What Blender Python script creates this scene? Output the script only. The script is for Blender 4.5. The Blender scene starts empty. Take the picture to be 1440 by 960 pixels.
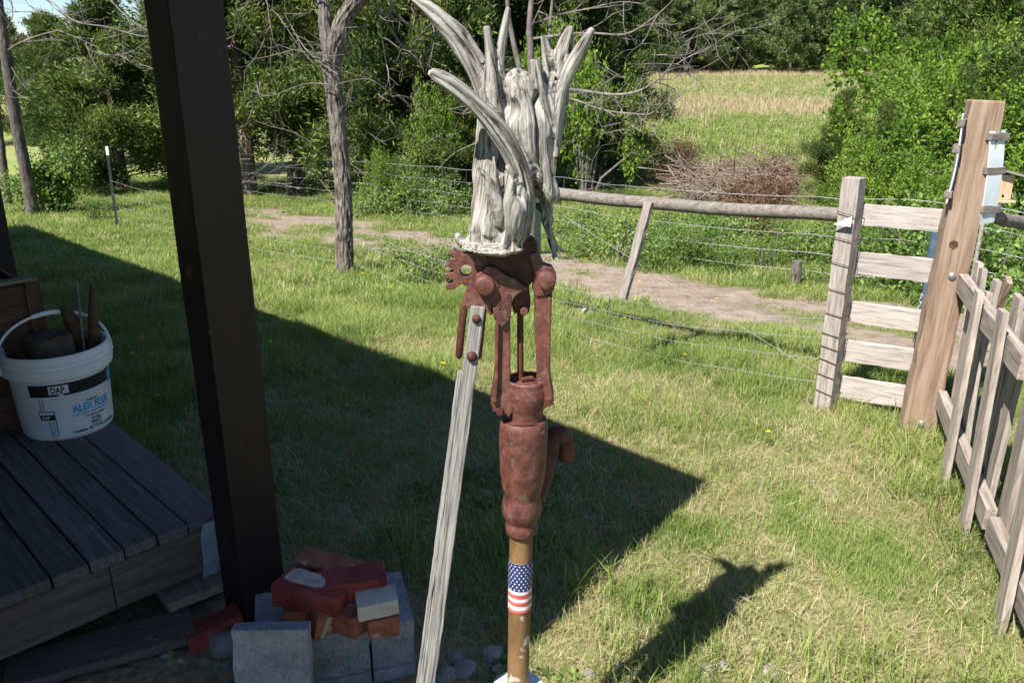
import bpy, bmesh, math, random
import numpy as np
from mathutils import Vector, Matrix, noise as mnoise

R = math.radians
rng = np.random.default_rng(7)
random.seed(7)
sc = bpy.context.scene
COL = sc.collection

# ------------------------------------------------------------------ camera, sky, sun, exposure
CAM_H, PITCH, FPX = 1.7, R(19.1), 1160.0
cd = bpy.data.cameras.new('camera')
cam = bpy.data.objects.new('camera', cd)
COL.objects.link(cam)
cam.location = (0, 0, CAM_H)
cam.rotation_euler = (R(90) - PITCH, 0, 0)
cd.sensor_width = 36
cd.lens = 36 * FPX / 1440
cd.clip_start = 0.05
cd.clip_end = 3000
cd.dof.use_dof = True
cd.dof.focus_distance = 1.62
cd.dof.aperture_fstop = 20
sc.camera = cam

SUN_AZ, SUN_EL = R(41), R(53)          # heading the light travels to (from +Y towards +X), elevation
world = bpy.data.worlds.new('World')
sc.world = world
world.use_nodes = True
wn = world.node_tree
bg = wn.nodes['Background']
sky = wn.nodes.new('ShaderNodeTexSky')
sky.sky_type = 'NISHITA'
sky.sun_disc = False
sky.sun_elevation = SUN_EL
sky.sun_rotation = SUN_AZ + math.pi
sky.air_density = 0.8
sky.dust_density = 0.0
sky.ozone_density = 4.0
wn.links.new(sky.outputs[0], bg.inputs[0])
bg.inputs[1].default_value = 0.072
sl = bpy.data.lights.new('sun', 'SUN')
sl.energy = 5.0
sl.angle = R(0.5)
sl.color = (1.0, 0.955, 0.88)
sun = bpy.data.objects.new('sun', sl)
COL.objects.link(sun)
sdir = Vector((math.sin(SUN_AZ) * math.cos(SUN_EL), math.cos(SUN_AZ) * math.cos(SUN_EL), -math.sin(SUN_EL)))
sun.rotation_euler = sdir.to_track_quat('-Z', 'Y').to_euler()
sun.location = (-6, -7, 12)
sc.view_settings.view_transform = 'Standard'
sc.view_settings.look = 'None'
sc.view_settings.exposure = 1.05
sc.view_settings.gamma = 1
sc.view_settings.use_curve_mapping = False
sc.render.engine = 'CYCLES'
sc.cycles.use_denoising = True
sc.cycles.max_bounces = 8
sc.cycles.transparent_max_bounces = 8

# ------------------------------------------------------------------ survey: photo measurements to world positions
CP, SP = math.cos(PITCH), math.sin(PITCH)


def ray(px, py):
    x = (px - 720) / FPX
    v = -(py - 480) / FPX
    return Vector((x, CP + v * SP, -SP + v * CP))


def G(px, py, z=0.0):
    r = ray(px, py)
    s = (z - CAM_H) / r.z
    return Vector((r.x * s, r.y * s, z))


def PY(px, py, Y):
    r = ray(px, py)
    s = Y / r.y
    return Vector((r.x * s, Y, CAM_H + r.z * s))


def smooth(a, b, x):
    t = np.clip((x - a) / (b - a), 0, 1)
    return t * t * (3 - 2 * t)


def vnoise(x, y, seed=0):
    x = np.asarray(x, float); y = np.asarray(y, float)
    xi = np.floor(x).astype(np.int64); yi = np.floor(y).astype(np.int64)
    xf = x - xi; yf = y - yi
    def h(a, b):
        n = (a * 374761393 + b * 668265263 + seed * 1442695041) & 0xFFFFFFFF
        n = ((n ^ (n >> 13)) * 1274126177) & 0xFFFFFFFF
        return ((n ^ (n >> 16)) & 0xFFFF) / 65535.0
    u = xf * xf * (3 - 2 * xf); w = yf * yf * (3 - 2 * yf)
    return (h(xi, yi) * (1 - u) + h(xi + 1, yi) * u) * (1 - w) + (h(xi, yi + 1) * (1 - u) + h(xi + 1, yi + 1) * u) * w


def fnoise(x, y, seed=0, oct=3):
    t = 0; a = .5; s = 0
    for i in range(oct):
        t = t + a * vnoise(np.asarray(x) * 2 ** i, np.asarray(y) * 2 ** i, seed + i * 17); s += a; a *= .5
    return t / s


def tz(x, y):
    x = np.asarray(x, float); y = np.asarray(y, float)
    z = -0.065 * np.clip(y - 4, 0, 12)
    z = z - .12 * smooth(16, 20, y)
    z = z + (0.90) * smooth(19, 80, y) ** 0.9
    # wooded hill beyond the pasture, lower at the left
    z = z + smooth(78, 150, y) * (.5 + 15 * smooth(-30, 20, x)) + smooth(150, 330, y) * (4 + 16 * smooth(-120, 60, x))
    z = z + (fnoise(x * .9, y * .9, 3) - .5) * .05 * smooth(2.5, 6, np.hypot(x, y)) + (fnoise(x * 3, y * 3, 5) - .5) * .025
    return z


_S = np.concatenate([np.arange(.5, 25, .02), np.arange(25, 400, .3)])


def GT(px, py):
    r = ray(px, py)
    zz = tz(r.x * _S, r.y * _S)
    hit = np.nonzero(CAM_H + r.z * _S <= zz)[0]
    s = float(_S[hit[0]]) if len(hit) else 80.0
    return Vector((r.x * s, r.y * s, float(tz(r.x * s, r.y * s))))


UA = Vector((-.7071, .7071, 0))          # along the house front
VA = Vector((.7071, .7071, 0))           # away from the house
Z = Vector((0, 0, 1))

# ------------------------------------------------------------------ materials
MATS = {}


def nn(nt, t, **k):
    n = nt.nodes.new(t)
    for a, b in k.items():
        setattr(n, a, b)
    return n


def ramp(nt, cols, pos=None):
    r = nn(nt, 'ShaderNodeValToRGB')
    el = r.color_ramp.elements
    while len(el) < len(cols):
        el.new(0.5)
    for i, c in enumerate(cols):
        el[i].position = pos[i] if pos else i / (len(cols) - 1)
        el[i].color = (*c, 1)
    return r


def mat(name, cols, scale=8, stretch=(1, 1, 1), rough=.8, bump=.2, bdist=.01, detail=6, metal=0, spec=.3,
        attr=None, rnd=.25, speck=None, speck_scale=40, speck_cut=(.62, .7), pos=None, distort=0.0):
    if name in MATS:
        return MATS[name]
    m = bpy.data.materials.new(name)
    m.use_nodes = True
    nt = m.node_tree
    b = nt.nodes['Principled BSDF']
    L = nt.links.new
    if attr:
        tc = nn(nt, 'ShaderNodeAttribute', attribute_name=attr).outputs['Vector']
    else:
        tc = nn(nt, 'ShaderNodeTexCoord').outputs['Object']
    oi = nn(nt, 'ShaderNodeObjectInfo')
    add = nn(nt, 'ShaderNodeVectorMath', operation='MULTIPLY_ADD')
    cmb = nn(nt, 'ShaderNodeCombineXYZ')
    for i in range(3):
        L(oi.outputs['Random'], cmb.inputs[i])
    L(cmb.outputs[0], add.inputs[0])
    add.inputs[1].default_value = (7.3, 3.1, 5.7)
    L(tc, add.inputs[2])
    mp = nn(nt, 'ShaderNodeMapping')
    mp.inputs['Scale'].default_value = stretch
    L(add.outputs[0], mp.inputs['Vector'])
    n = nn(nt, 'ShaderNodeTexNoise')
    n.inputs['Scale'].default_value = scale
    n.inputs['Detail'].default_value = detail
    n.inputs['Roughness'].default_value = .65
    n.inputs['Distortion'].default_value = distort
    L(mp.outputs[0], n.inputs['Vector'])
    r = ramp(nt, cols, pos or [.28 + .44 * i / (len(cols) - 1) for i in range(len(cols))])
    L(n.outputs[0], r.inputs[0])
    col = r.outputs[0]
    if speck:
        n2 = nn(nt, 'ShaderNodeTexNoise')
        n2.inputs['Scale'].default_value = speck_scale
        n2.inputs['Detail'].default_value = 4
        L(add.outputs[0], n2.inputs['Vector'])
        r2 = ramp(nt, [(0, 0, 0), (1, 1, 1)], list(speck_cut))
        L(n2.outputs[0], r2.inputs[0])
        mx = nn(nt, 'ShaderNodeMix', data_type='RGBA')
        L(r2.outputs[0], mx.inputs[0]); L(col, mx.inputs[6]); mx.inputs[7].default_value = (*speck, 1)
        col = mx.outputs[2]
    if rnd:
        hs = nn(nt, 'ShaderNodeHueSaturation')
        mr = nn(nt, 'ShaderNodeMapRange')
        mr.inputs[3].default_value = 1 - rnd; mr.inputs[4].default_value = 1 + rnd
        L(oi.outputs['Random'], mr.inputs[0]); L(mr.outputs[0], hs.inputs['Value']); L(col, hs.inputs['Color'])
        col = hs.outputs[0]
    L(col, b.inputs['Base Color'])
    b.inputs['Roughness'].default_value = rough
    b.inputs['Metallic'].default_value = metal
    b.inputs['Specular IOR Level'].default_value = spec
    if bump:
        bp = nn(nt, 'ShaderNodeBump')
        bp.inputs['Strength'].default_value = bump
        bp.inputs['Distance'].default_value = bdist
        L(n.outputs[0], bp.inputs['Height']); L(bp.outputs[0], b.inputs['Normal'])
    MATS[name] = m
    return m


def leafmat(name, c0, c1, c2, trans=.35, rough=.6, nscale=1.2, inst=False):
    if name in MATS:
        return MATS[name]
    m = bpy.data.materials.new(name)
    m.use_nodes = True
    nt = m.node_tree
    L = nt.links.new
    nt.nodes.remove(nt.nodes['Principled BSDF'])
    out = nt.nodes['Material Output']
    ge = nn(nt, 'ShaderNodeNewGeometry')
    oi = nn(nt, 'ShaderNodeObjectInfo')
    no = nn(nt, 'ShaderNodeTexNoise')
    no.inputs['Scale'].default_value = nscale
    no.inputs['Detail'].default_value = 3
    L(ge.outputs['Position'], no.inputs['Vector'])
    a = nn(nt, 'ShaderNodeMath', operation='MULTIPLY_ADD')
    L(ge.outputs['Random Per Island'], a.inputs[0]); a.inputs[1].default_value = .45
    L(no.outputs[0], a.inputs[2])
    a2 = nn(nt, 'ShaderNodeMath', operation='MULTIPLY_ADD')
    L(oi.outputs['Random'], a2.inputs[0]); a2.inputs[1].default_value = .3 if inst else .15
    L(a.outputs[0], a2.inputs[2])
    r = ramp(nt, [c0, c1, c2], [.45, .8, 1.15 if False else 1.0])
    L(a2.outputs[0], r.inputs[0])
    d = nn(nt, 'ShaderNodeBsdfPrincipled')
    d.inputs['Roughness'].default_value = rough
    d.inputs['Specular IOR Level'].default_value = .25
    t = nn(nt, 'ShaderNodeBsdfTranslucent')
    mx = nn(nt, 'ShaderNodeMixShader')
    mx.inputs[0].default_value = trans
    L(r.outputs[0], d.inputs['Base Color']); L(r.outputs[0], t.inputs['Color'])
    L(d.outputs[0], mx.inputs[1]); L(t.outputs[0], mx.inputs[2]); L(mx.outputs[0], out.inputs['Surface'])
    MATS[name] = m
    return m


M_rust = mat('rust_red_iron', [(.030, .012, .010), (.110, .036, .027), (.185, .066, .050)], scale=46, rough=.58, bump=.55, bdist=.003, detail=10,
             rnd=.06, speck=(.15, .085, .068), speck_scale=60, speck_cut=(.54, .70), spec=.5)
M_rustd = mat('dark_rust_iron', [(.028, .012, .010), (.080, .027, .020), (.135, .045, .032)], scale=48, rough=.65, bump=.5, bdist=.003, rnd=.1, detail=10)
M_pipe = mat('peeling_pipe', [(.10, .055, .028), (.20, .115, .05), (.27, .17, .08)], scale=16, stretch=(1, 1, .4), rough=.6, bump=.4, bdist=.002,
             rnd=0, speck=(.46, .38, .33), speck_scale=30, speck_cut=(.60, .64))
M_grain = mat('driftwood', [(.040, .034, .028), (.22, .20, .175), (.41, .39, .36)], scale=1.0, stretch=(170, 170, 5), rough=.92, bump=1.0, bdist=.004,
              attr='grain', rnd=0, pos=[.36, .46, .58], detail=10)
M_greywood = mat('weathered_grey_wood', [(.12, .10, .085), (.29, .255, .23), (.41, .37, .34)], scale=6, stretch=(1.2, 14, 14), rough=.9, bump=.5, bdist=.004, rnd=.14)
M_palewood = mat('pale_gate_wood', [(.20, .165, .145), (.39, .345, .32), (.50, .46, .435)], scale=6, stretch=(1.2, 14, 14), rough=.9, bump=.4, bdist=.003, rnd=.10)
M_picket = mat('picket_wood', [(.13, .10, .08), (.33, .28, .24), (.47, .42, .375)], scale=5, stretch=(1.0, 13, 13), rough=.9, bump=.5, bdist=.004, rnd=.18)
M_brownpost = mat('brown_post_wood', [(.13, .080, .053), (.28, .195, .14), (.39, .30, .235)], scale=4, stretch=(.7, 12, 12), rough=.9, bump=.45, bdist=.004, rnd=.08, distort=.4)
M_rail = mat('dark_grey_rail', [(.09, .075, .065), (.19, .165, .145), (.28, .25, .225)], scale=6, stretch=(1.5, 9, 9), rough=.95, bump=.6, bdist=.006, rnd=.1)
M_handle = mat('bleached_handle', [(.05, .045, .04), (.235, .22, .205), (.37, .355, .335)], scale=8, stretch=(.9, 22, 22), rough=.95, bump=1.0, bdist=.004, rnd=.08, pos=[.32, .48, .66])
M_darkpaint = mat('dark_brown_paint', [(.016, .010, .009), (.024, .015, .013), (.033, .021, .018)], scale=5, stretch=(1, 1, .15), rough=.5, bump=.6, bdist=.004,
                  rnd=.05, speck=(.085, .05, .035), speck_scale=12, speck_cut=(.66, .72))
M_deck = mat('deck_boards', [(.060, .048, .045), (.115, .098, .094), (.175, .155, .148)], scale=5, stretch=(1, 14, 14), rough=.75, bump=.45, bdist=.003, rnd=.22)
M_deckedge = mat('deck_edge_painted', [(.09, .075, .075), (.13, .11, .112), (.16, .14, .14)], scale=6, stretch=(1, 10, 10), rough=.7, bump=.2, bdist=.002, rnd=.1)
M_fascia = mat('fascia_wood', [(.065, .047, .038), (.12, .09, .072), (.17, .135, .11)], scale=5, stretch=(1, 12, 12), rough=.85, bump=.4, bdist=.003, rnd=.2)
M_plank = mat('tan_plank', [(.17, .13, .09), (.26, .21, .155), (.33, .28, .21)], scale=5, stretch=(1, 10, 10), rough=.85, bump=.3, bdist=.003, rnd=.3)
M_crate = mat('brown_crate', [(.045, .022, .013), (.085, .042, .024), (.12, .064, .038)], scale=5, stretch=(1, 8, 8), rough=.8, bump=.3, bdist=.003, rnd=.2)
M_white = mat('white_plastic', [(.58, .57, .56), (.72, .71, .70), (.78, .78, .77)], scale=6, rough=.38, bump=.03, rnd=0, pos=[.2, .4, .6])
M_black = mat('black_print', [(.012, .012, .013), (.022, .022, .024)], scale=6, rough=.5, bump=0, rnd=0)
M_blue = mat('light_blue_print', [(.03, .30, .55), (.05, .38, .65)], scale=6, rough=.5, bump=0, rnd=0)
M_flagw = mat('flag_white', [(.66, .64, .62), (.78, .76, .74)], scale=30, rough=.5, bump=0, rnd=0)
M_flagr = mat('flag_red', [(.42, .06, .06), (.55, .17, .15)], scale=25, rough=.5, bump=0, rnd=0)
M_flagb = mat('flag_blue', [(.012, .022, .10), (.022, .04, .15)], scale=25, rough=.5, bump=0, rnd=0)
M_concrete = mat('concrete', [(.15, .155, .17), (.25, .255, .27), (.34, .34, .35)], scale=18, rough=.95, bump=.7, bdist=.004, rnd=.12, speck=(.12, .12, .125), speck_scale=160, speck_cut=(.56, .66))
M_stone = mat('field_stone', [(.15, .135, .115), (.26, .24, .215), (.37, .35, .32)], scale=14, rough=.95, bump=.6, bdist=.006, rnd=.25)
M_brickred = mat('painted_red_brick', [(.15, .026, .02), (.27, .047, .034), (.33, .078, .056)], scale=14, rough=.75, bump=.4, bdist=.003, rnd=.12, speck=(.30, .19, .15), speck_scale=22, speck_cut=(.68, .74))
M_brickor = mat('orange_brick', [(.22, .065, .035), (.34, .115, .07), (.42, .17, .11)], scale=16, rough=.9, bump=.5, bdist=.003, rnd=.12, speck=(.45, .34, .27), speck_scale=20, speck_cut=(.60, .70))
M_cream = mat('cream_brick', [(.40, .33, .25), (.54, .47, .37), (.60, .54, .45)], scale=14, rough=.9, bump=.4, bdist=.003, rnd=.08)
M_mortar = mat('pale_mortar', [(.40, .30, .24), (.52, .43, .36)], scale=20, rough=.95, bump=.6, bdist=.004, rnd=.1)
M_bark = mat('tree_bark', [(.055, .045, .038), (.19, .162, .14), (.31, .275, .25)], scale=8, stretch=(5, 5, .9), rough=.95, bump=1.0, bdist=.03, rnd=.1, pos=[.38, .5, .64])
M_darkbark = mat('dark_thin_bark', [(.035, .028, .024), (.10, .085, .075), (.19, .17, .155)], scale=9, stretch=(4, 4, 1), rough=.95, bump=.8, bdist=.02, rnd=.1)
M_twig = mat('bare_twigs', [(.085, .07, .06), (.18, .155, .14), (.30, .27, .25)], scale=9, rough=.95, bump=.3, rnd=.15)
M_cedarbark = mat('cedar_bark', [(.10, .065, .05), (.20, .145, .115), (.30, .24, .20)], scale=9, stretch=(4, 4, .7), rough=.95, bump=.8, bdist=.02, rnd=.15)
M_logend = mat('log_wood', [(.05, .035, .024), (.10, .075, .05), (.15, .115, .08)], scale=14, rough=.95, bump=.6, bdist=.006, rnd=.3)
M_wire = mat('galvanised_wire', [(.34, .34, .34), (.48, .48, .48), (.56, .56, .56)], scale=20, rough=.45, bump=0, metal=.5, rnd=.1)
M_oldwire = mat('dull_wire', [(.20, .20, .19), (.30, .30, .29)], scale=20, rough=.7, bump=0, rnd=.1)
M_rwire = mat('rusty_wire', [(.08, .05, .035), (.17, .11, .075)], scale=30, rough=.8, bump=0, rnd=.1)
M_tpost = mat('green_steel', [(.012, .028, .022), (.025, .05, .04)], scale=12, rough=.6, bump=.1, rnd=.1)
M_wtop = mat('white_post_paint', [(.62, .62, .62), (.78, .78, .78)], scale=20, rough=.6, bump=.1, rnd=0)
M_sheet = mat('pale_sheet_metal', [(.42, .47, .52), (.58, .63, .67), (.66, .70, .73)], scale=8, rough=.5, bump=.1, rnd=.06)
M_bluesteel = mat('blue_steel', [(.045, .075, .12), (.075, .12, .18), (.11, .16, .23)], scale=14, rough=.55, bump=.1, rnd=0)
M_bolt = mat('zinc_bolt', [(.35, .36, .38), (.55, .56, .58)], scale=30, rough=.35, bump=.05, metal=.8, rnd=0)
M_flash = mat('blue_grey_flashing', [(.14, .17, .21), (.22, .26, .31), (.28, .32, .37)], scale=9, rough=.6, bump=.2, rnd=0)
M_bird = mat('birdhouse_wood', [(.40, .26, .15), (.56, .40, .26), (.64, .50, .35)], scale=6, stretch=(8, 8, 1), rough=.85, bump=.2, rnd=0)
M_siding = mat('house_siding', [(.10, .075, .06), (.16, .125, .10)], scale=5, stretch=(1, 1, 6), rough=.85, bump=.3, rnd=0)
M_roofing = mat('porch_roofing', [(.05, .05, .052), (.09, .088, .088)], scale=12, rough=.9, bump=.4, rnd=0)
M_deadneedle = leafmat('dead_needles', (.075, .040, .024), (.15, .080, .048), (.22, .14, .09), .2)
M_cedar = leafmat('cedar_foliage', (.034, .062, .018), (.095, .145, .034), (.215, .265, .065), .32, nscale=.9)
M_cedar2 = leafmat('far_cedar_foliage', (.055, .088, .032), (.125, .172, .058), (.23, .275, .10), .3, nscale=.22)
M_leaf = leafmat('spring_leaves', (.055, .12, .014), (.135, .245, .026), (.27, .39, .06), .42, nscale=1.6)
M_weed = leafmat('weed_leaves', (.06, .12, .02), (.15, .25, .05), (.30, .40, .12), .4, nscale=2.5)
M_grass = leafmat('lawn_grass', (.115, .185, .034), (.215, .300, .066), (.37, .43, .14), .42, nscale=1.4, inst=True)
M_dry = leafmat('dry_grass', (.30, .22, .12), (.46, .36, .21), (.60, .50, .33), .25, nscale=2, inst=True)
M_yellow = leafmat('dandelion_yellow', (.60, .38, .01), (.75, .52, .02), (.8, .6, .03), .2)

# ------------------------------------------------------------------ mesh building
ORG = {}


def link(o, parent=None, org=None):
    COL.objects.link(o)
    if parent:
        o.parent = parent
    ORG[o.name] = org
    return o


def thing(name, loc, label, cat, group=None):
    o = bpy.data.objects.new(name, None)
    o.empty_display_size = .05
    o.location = loc
    COL.objects.link(o)
    ORG[o.name] = Vector(loc)
    tag(o, label, cat, group)
    return o


def tag(o, label=None, cat=None, group=None, kind=None):
    if label: o['label'] = label
    if cat: o['category'] = cat
    if group: o['group'] = group
    if kind: o['kind'] = kind
    return o


class MB:
    def __init__(s):
        s.v = []; s.f = []

    def add(s, vs, fs):
        n = len(s.v)
        s.v += [tuple(v) for v in vs]
        s.f += [tuple(i + n for i in f) for f in fs]
        return s

    def box(s, c, size, M=None):
        hx, hy, hz = size[0] / 2, size[1] / 2, size[2] / 2
        vs = [Vector((x, y, z)) for x in (-hx, hx) for y in (-hy, hy) for z in (-hz, hz)]
        if M is not None: vs = [M @ v for v in vs]
        c = Vector(c)
        return s.add([c + v for v in vs], [(0, 1, 3, 2), (4, 6, 7, 5), (0, 4, 5, 1), (2, 3, 7, 6), (0, 2, 6, 4), (1, 5, 7, 3)])

    def tube(s, pts, rad, n=8, cap=True, squash=None, axis=None):
        pts = [Vector(p) for p in pts]
        if not hasattr(rad, '__len__'): rad = [rad] * len(pts)
        vs = []; ref = None
        for i, p in enumerate(pts):
            t = (pts[min(i + 1, len(pts) - 1)] - pts[max(i - 1, 0)])
            t = t.normalized() if t.length > 1e-9 else Z.copy()
            if ref is None:
                ref = axis.copy() if axis else (Vector((1, 0, 0)) if abs(t.x) < .8 else Vector((0, 1, 0)))
            b = t.cross(ref)
            if b.length < 1e-6: b = t.cross(Vector((.3, .7, .2)))
            b.normalize(); a = b.cross(t).normalized(); ref = a
            ra = rad[i]; rb = ra if squash is None else squash[i]
            for k in range(n):
                th = 2 * math.pi * k / n
                vs.append(p + b * (ra * math.cos(th)) + a * (rb * math.sin(th)))
        fs = []
        for i in range(len(pts) - 1):
            for k in range(n):
                k2 = (k + 1) % n
                fs.append((i * n + k, i * n + k2, (i + 1) * n + k2, (i + 1) * n + k))
        if cap:
            fs.append(tuple(range(n - 1, -1, -1)))
            fs.append(tuple((len(pts) - 1) * n + k for k in range(n)))
        return s.add(vs, fs)

    def lathe(s, prof, base=(0, 0, 0), n=32, lean=None, cap=True):
        vs = []
        for r, z in prof:
            ox, oy = lean(z) if lean else (base[0], base[1])
            for k in range(n):
                th = 2 * math.pi * k / n
                vs.append((ox + r * math.cos(th), oy + r * math.sin(th), base[2] + z))
        fs = []
        for i in range(len(prof) - 1):
            for k in range(n):
                k2 = (k + 1) % n
                fs.append((i * n + k, i * n + k2, (i + 1) * n + k2, (i + 1) * n + k))
        if cap:
            fs.append(tuple(range(n - 1, -1, -1)))
            fs.append(tuple((len(prof) - 1) * n + k for k in range(n)))
        return s.add(vs, fs)

    def mesh(s, name):
        me = bpy.data.meshes.new(name)
        me.from_pydata(s.v, [], s.f)
        me.update()
        return me

    def build(s, name, m, parent=None, smoothf=False, bevel=0, org=None):
        if parent is not None and org is None: org = ORG[parent.name]
        o0 = Vector(org) if org is not None else Vector((0, 0, 0))
        me = bpy.data.meshes.new(name)
        me.from_pydata([(Vector(v) - o0)[:] for v in s.v], [], s.f)
        bm = bmesh.new(); bm.from_mesh(me)
        bmesh.ops.recalc_face_normals(bm, faces=bm.faces)
        if bevel:
            es = [e for e in bm.edges if len(e.link_faces) == 2 and e.calc_face_angle(0) > .6]
            bmesh.ops.bevel(bm, geom=es, offset=bevel, segments=2, profile=.6, affect='EDGES', clamp_overlap=True)
        bm.to_mesh(me); bm.free()
        if smoothf:
            me.polygons.foreach_set('use_smooth', [True] * len(me.polygons))
            try:
                me.set_sharp_from_angle(angle=R(50))
            except Exception:
                pass
        me.materials.append(m)
        o = bpy.data.objects.new(name, me)
        if parent is None:
            o.location = o0
        link(o, parent, o0)
        return o


def prism(poly, Y0, Y1, holes=()):
    """flat outline given in photo measurements at pump distance, thickened from Y0 to Y1"""
    bm = bmesh.new()
    loops = [poly] + list(holes)
    es = []
    for lp in loops:
        vs = [bm.verts.new(PXP(x, y, Y0)) for x, y in lp]
        es += [bm.edges.new((vs[i], vs[(i + 1) % len(vs)])) for i in range(len(vs))]
    bmesh.ops.triangle_fill(bm, edges=es, use_beauty=True)
    r = bmesh.ops.extrude_face_region(bm, geom=bm.faces[:])
    for e in r['geom']:
        if isinstance(e, bmesh.types.BMVert): e.co.y += Y1 - Y0
    bm.verts.index_update()
    mb = MB()
    mb.v = [v.co[:] for v in bm.verts]
    mb.f = [tuple(v.index for v in f.verts) for f in bm.faces]
    bm.free()
    return mb


def frame(p0, p1, up):
    x = (Vector(p1) - Vector(p0)).normalized()
    y = Vector(up) - x * x.dot(Vector(up)); y.normalize()
    z = x.cross(y)
    return Matrix(((x.x, y.x, z.x), (x.y, y.y, z.y), (x.z, y.z, z.z)))


def board(name, p0, p1, w, t, m, parent=None, up=(0, 0, 1), seg=8, rough=.002, seed=0, bevel=.002, w1=None, bow=0, pointed=0):
    """a plank from p0 to p1; local X runs along the grain, w across (towards up), t thick"""
    p0 = Vector(p0); p1 = Vector(p1)
    Rm = frame(p0, p1, up)
    Ln = (p1 - p0).length
    w1 = w if w1 is None else w1
    rs = random.Random(hash((name, seed, round(Ln, 4), round(p0.x, 4))) & 0xffffff)
    mb = MB(); vs = []; fs = []
    for i in range(seg + 1):
        a = i / seg
        ww = w + (w1 - w) * a
        if pointed and i == seg: ww *= pointed
        j = [rs.gauss(0, rough) for _ in range(4)]
        by = bow * math.sin(math.pi * a)
        x = -Ln / 2 + Ln * a
        vs += [(x, -ww / 2 + j[0], -t / 2 + by), (x, ww / 2 + j[1], -t / 2 + by), (x, ww / 2 + j[2], t / 2 + by), (x, -ww / 2 + j[3], t / 2 + by)]
    for i in range(seg):
        for k in range(4):
            fs.append((i * 4 + k, i * 4 + (k + 1) % 4, i * 4 + 4 + (k + 1) % 4, i * 4 + 4 + k))
    fs += [(3, 2, 1, 0), tuple(seg * 4 + k for k in range(4))]
    mb.add(vs, fs)
    o = mb.build(name, m, None, bevel=bevel)
    M = Matrix.Translation((p0 + p1) / 2) @ Rm.to_4x4()
    if parent is not None:
        o.parent = parent
        M = Matrix.Translation(-ORG[parent.name]) @ M
    o.matrix_local = M
    ORG[o.name] = None
    return o


def quads(name, V4, m, parent=None, org=None):
    """V4: (N,4,3) array of quads -> one mesh"""
    N = len(V4)
    V = V4.reshape(-1, 3).astype(np.float32)
    if org is not None: V = V - np.array(org[:], np.float32)
    me = bpy.data.meshes.new(name)
    me.vertices.add(N * 4); me.vertices.foreach_set('co', V.ravel())
    me.loops.add(N * 4); me.loops.foreach_set('vertex_index', np.arange(N * 4, dtype=np.int32))
    me.polygons.add(N); me.polygons.foreach_set('loop_start', np.arange(0, N * 4, 4, dtype=np.int32))
    me.update(calc_edges=True)
    me.materials.append(m)
    return me


def unit(a):
    return a / np.maximum(np.linalg.norm(a, axis=-1, keepdims=True), 1e-9)


def leaves(C, D, ln, wd, g):
    """diamond leaves at C pointing along D"""
    N = len(C)
    D = unit(D)
    S = unit(np.cross(D, unit(g.normal(size=(N, 3)))))
    Nn = np.cross(S, D)
    l = (ln * g.uniform(.6, 1.3, N))[:, None]; w = (wd * g.uniform(.6, 1.3, N))[:, None]
    p0 = C; p2 = C + D * l
    mid = C + D * l * .5 + Nn * l * .06
    return np.stack([p0, mid + S * w * .5, p2, mid - S * w * .5], 1)

# ------------------------------------------------------------------ ground
def axis(pts):
    out = []
    for a, b, n in pts:
        out += list(np.linspace(a, b, n, endpoint=False))
    return np.array(out + [pts[-1][1]])


TRACK = [GT(a, b) for a, b in [(180, 262), (330, 298), (500, 333), (800, 382), (1000, 421), (1180, 452), (1330, 476), (1440, 492)]]
TRACK = [TRACK[0] + (TRACK[0] - TRACK[1]) * 1.5] + TRACK + [TRACK[-1] + (TRACK[-1] - TRACK[-2]) * 6]


def pdist(x, y, pl):
    d = np.full(np.shape(x), 1e9)
    for a, b in zip(pl[:-1], pl[1:]):
        ex, ey = b.x - a.x, b.y - a.y
        t = np.clip(((x - a.x) * ex + (y - a.y) * ey) / (ex * ex + ey * ey), 0, 1)
        d = np.minimum(d, np.hypot(x - a.x - t * ex, y - a.y - t * ey))
    return d


def track_mask(x, y):
    d = pdist(x, y, TRACK) + (fnoise(x * 1.7, y * 1.7, 21) - .5) * 1.0
    strip = smooth(.12, .34, np.abs(d - .0)) * 0 + 1
    m = 1 - smooth(.50, .85, d)
    hump = 1 - .55 * np.exp(-(pdist(x, y, TRACK) / .13) ** 2) * smooth(.35, .6, fnoise(x * .8, y * .8, 35))
    return m * hump * smooth(.12, .40, fnoise(x * 1.5 + 9, y * 1.5, 31)) * (1 - .8 * smooth(-3.2, -4.6, x) * 0) * (1 - .85 * smooth(3.4, 4.8, -x))


def bare_mask(x, y):
    n = fnoise(x * 2.2, y * 2.2, 41)
    near = 1 - smooth(2.2, 3.6, np.hypot(x - .55, y - 1.55))
    b = smooth(.50, .70, n + .25 * near)
    soil = 1 - smooth(.35, .75, np.hypot((x + .75) / 1.1, (y - 1.95) / .9))
    return np.clip(b * .55 + .8 * soil, 0, 1)


xs = axis([(-450, -60, 26), (-60, -12, 30), (-12, -4, 60), (-4, 4, 150), (4, 12, 60), (12, 60, 30), (60, 450, 26)])
ys = axis([(-40, 0, 16), (0, 1, 8), (1, 7, 120), (7, 16, 90), (16, 90, 90), (90, 450, 40)])
gx, gy = np.meshgrid(xs, ys)
gz = tz(gx, gy)
nx, ny = len(xs), len(ys)
me = bpy.data.meshes.new('ground')
me.vertices.add(nx * ny)
me.vertices.foreach_set('co', np.stack([gx, gy, gz], -1).astype(np.float32).ravel())
idx = np.arange(nx * ny).reshape(ny, nx)
fq = np.stack([idx[:-1, :-1], idx[:-1, 1:], idx[1:, 1:], idx[1:, :-1]], -1).reshape(-1, 4).astype(np.int32)
me.loops.add(len(fq) * 4); me.loops.foreach_set('vertex_index', fq.ravel())
me.polygons.add(len(fq)); me.polygons.foreach_set('loop_start', np.arange(0, len(fq) * 4, 4, dtype=np.int32))
me.update(calc_edges=True)
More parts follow.
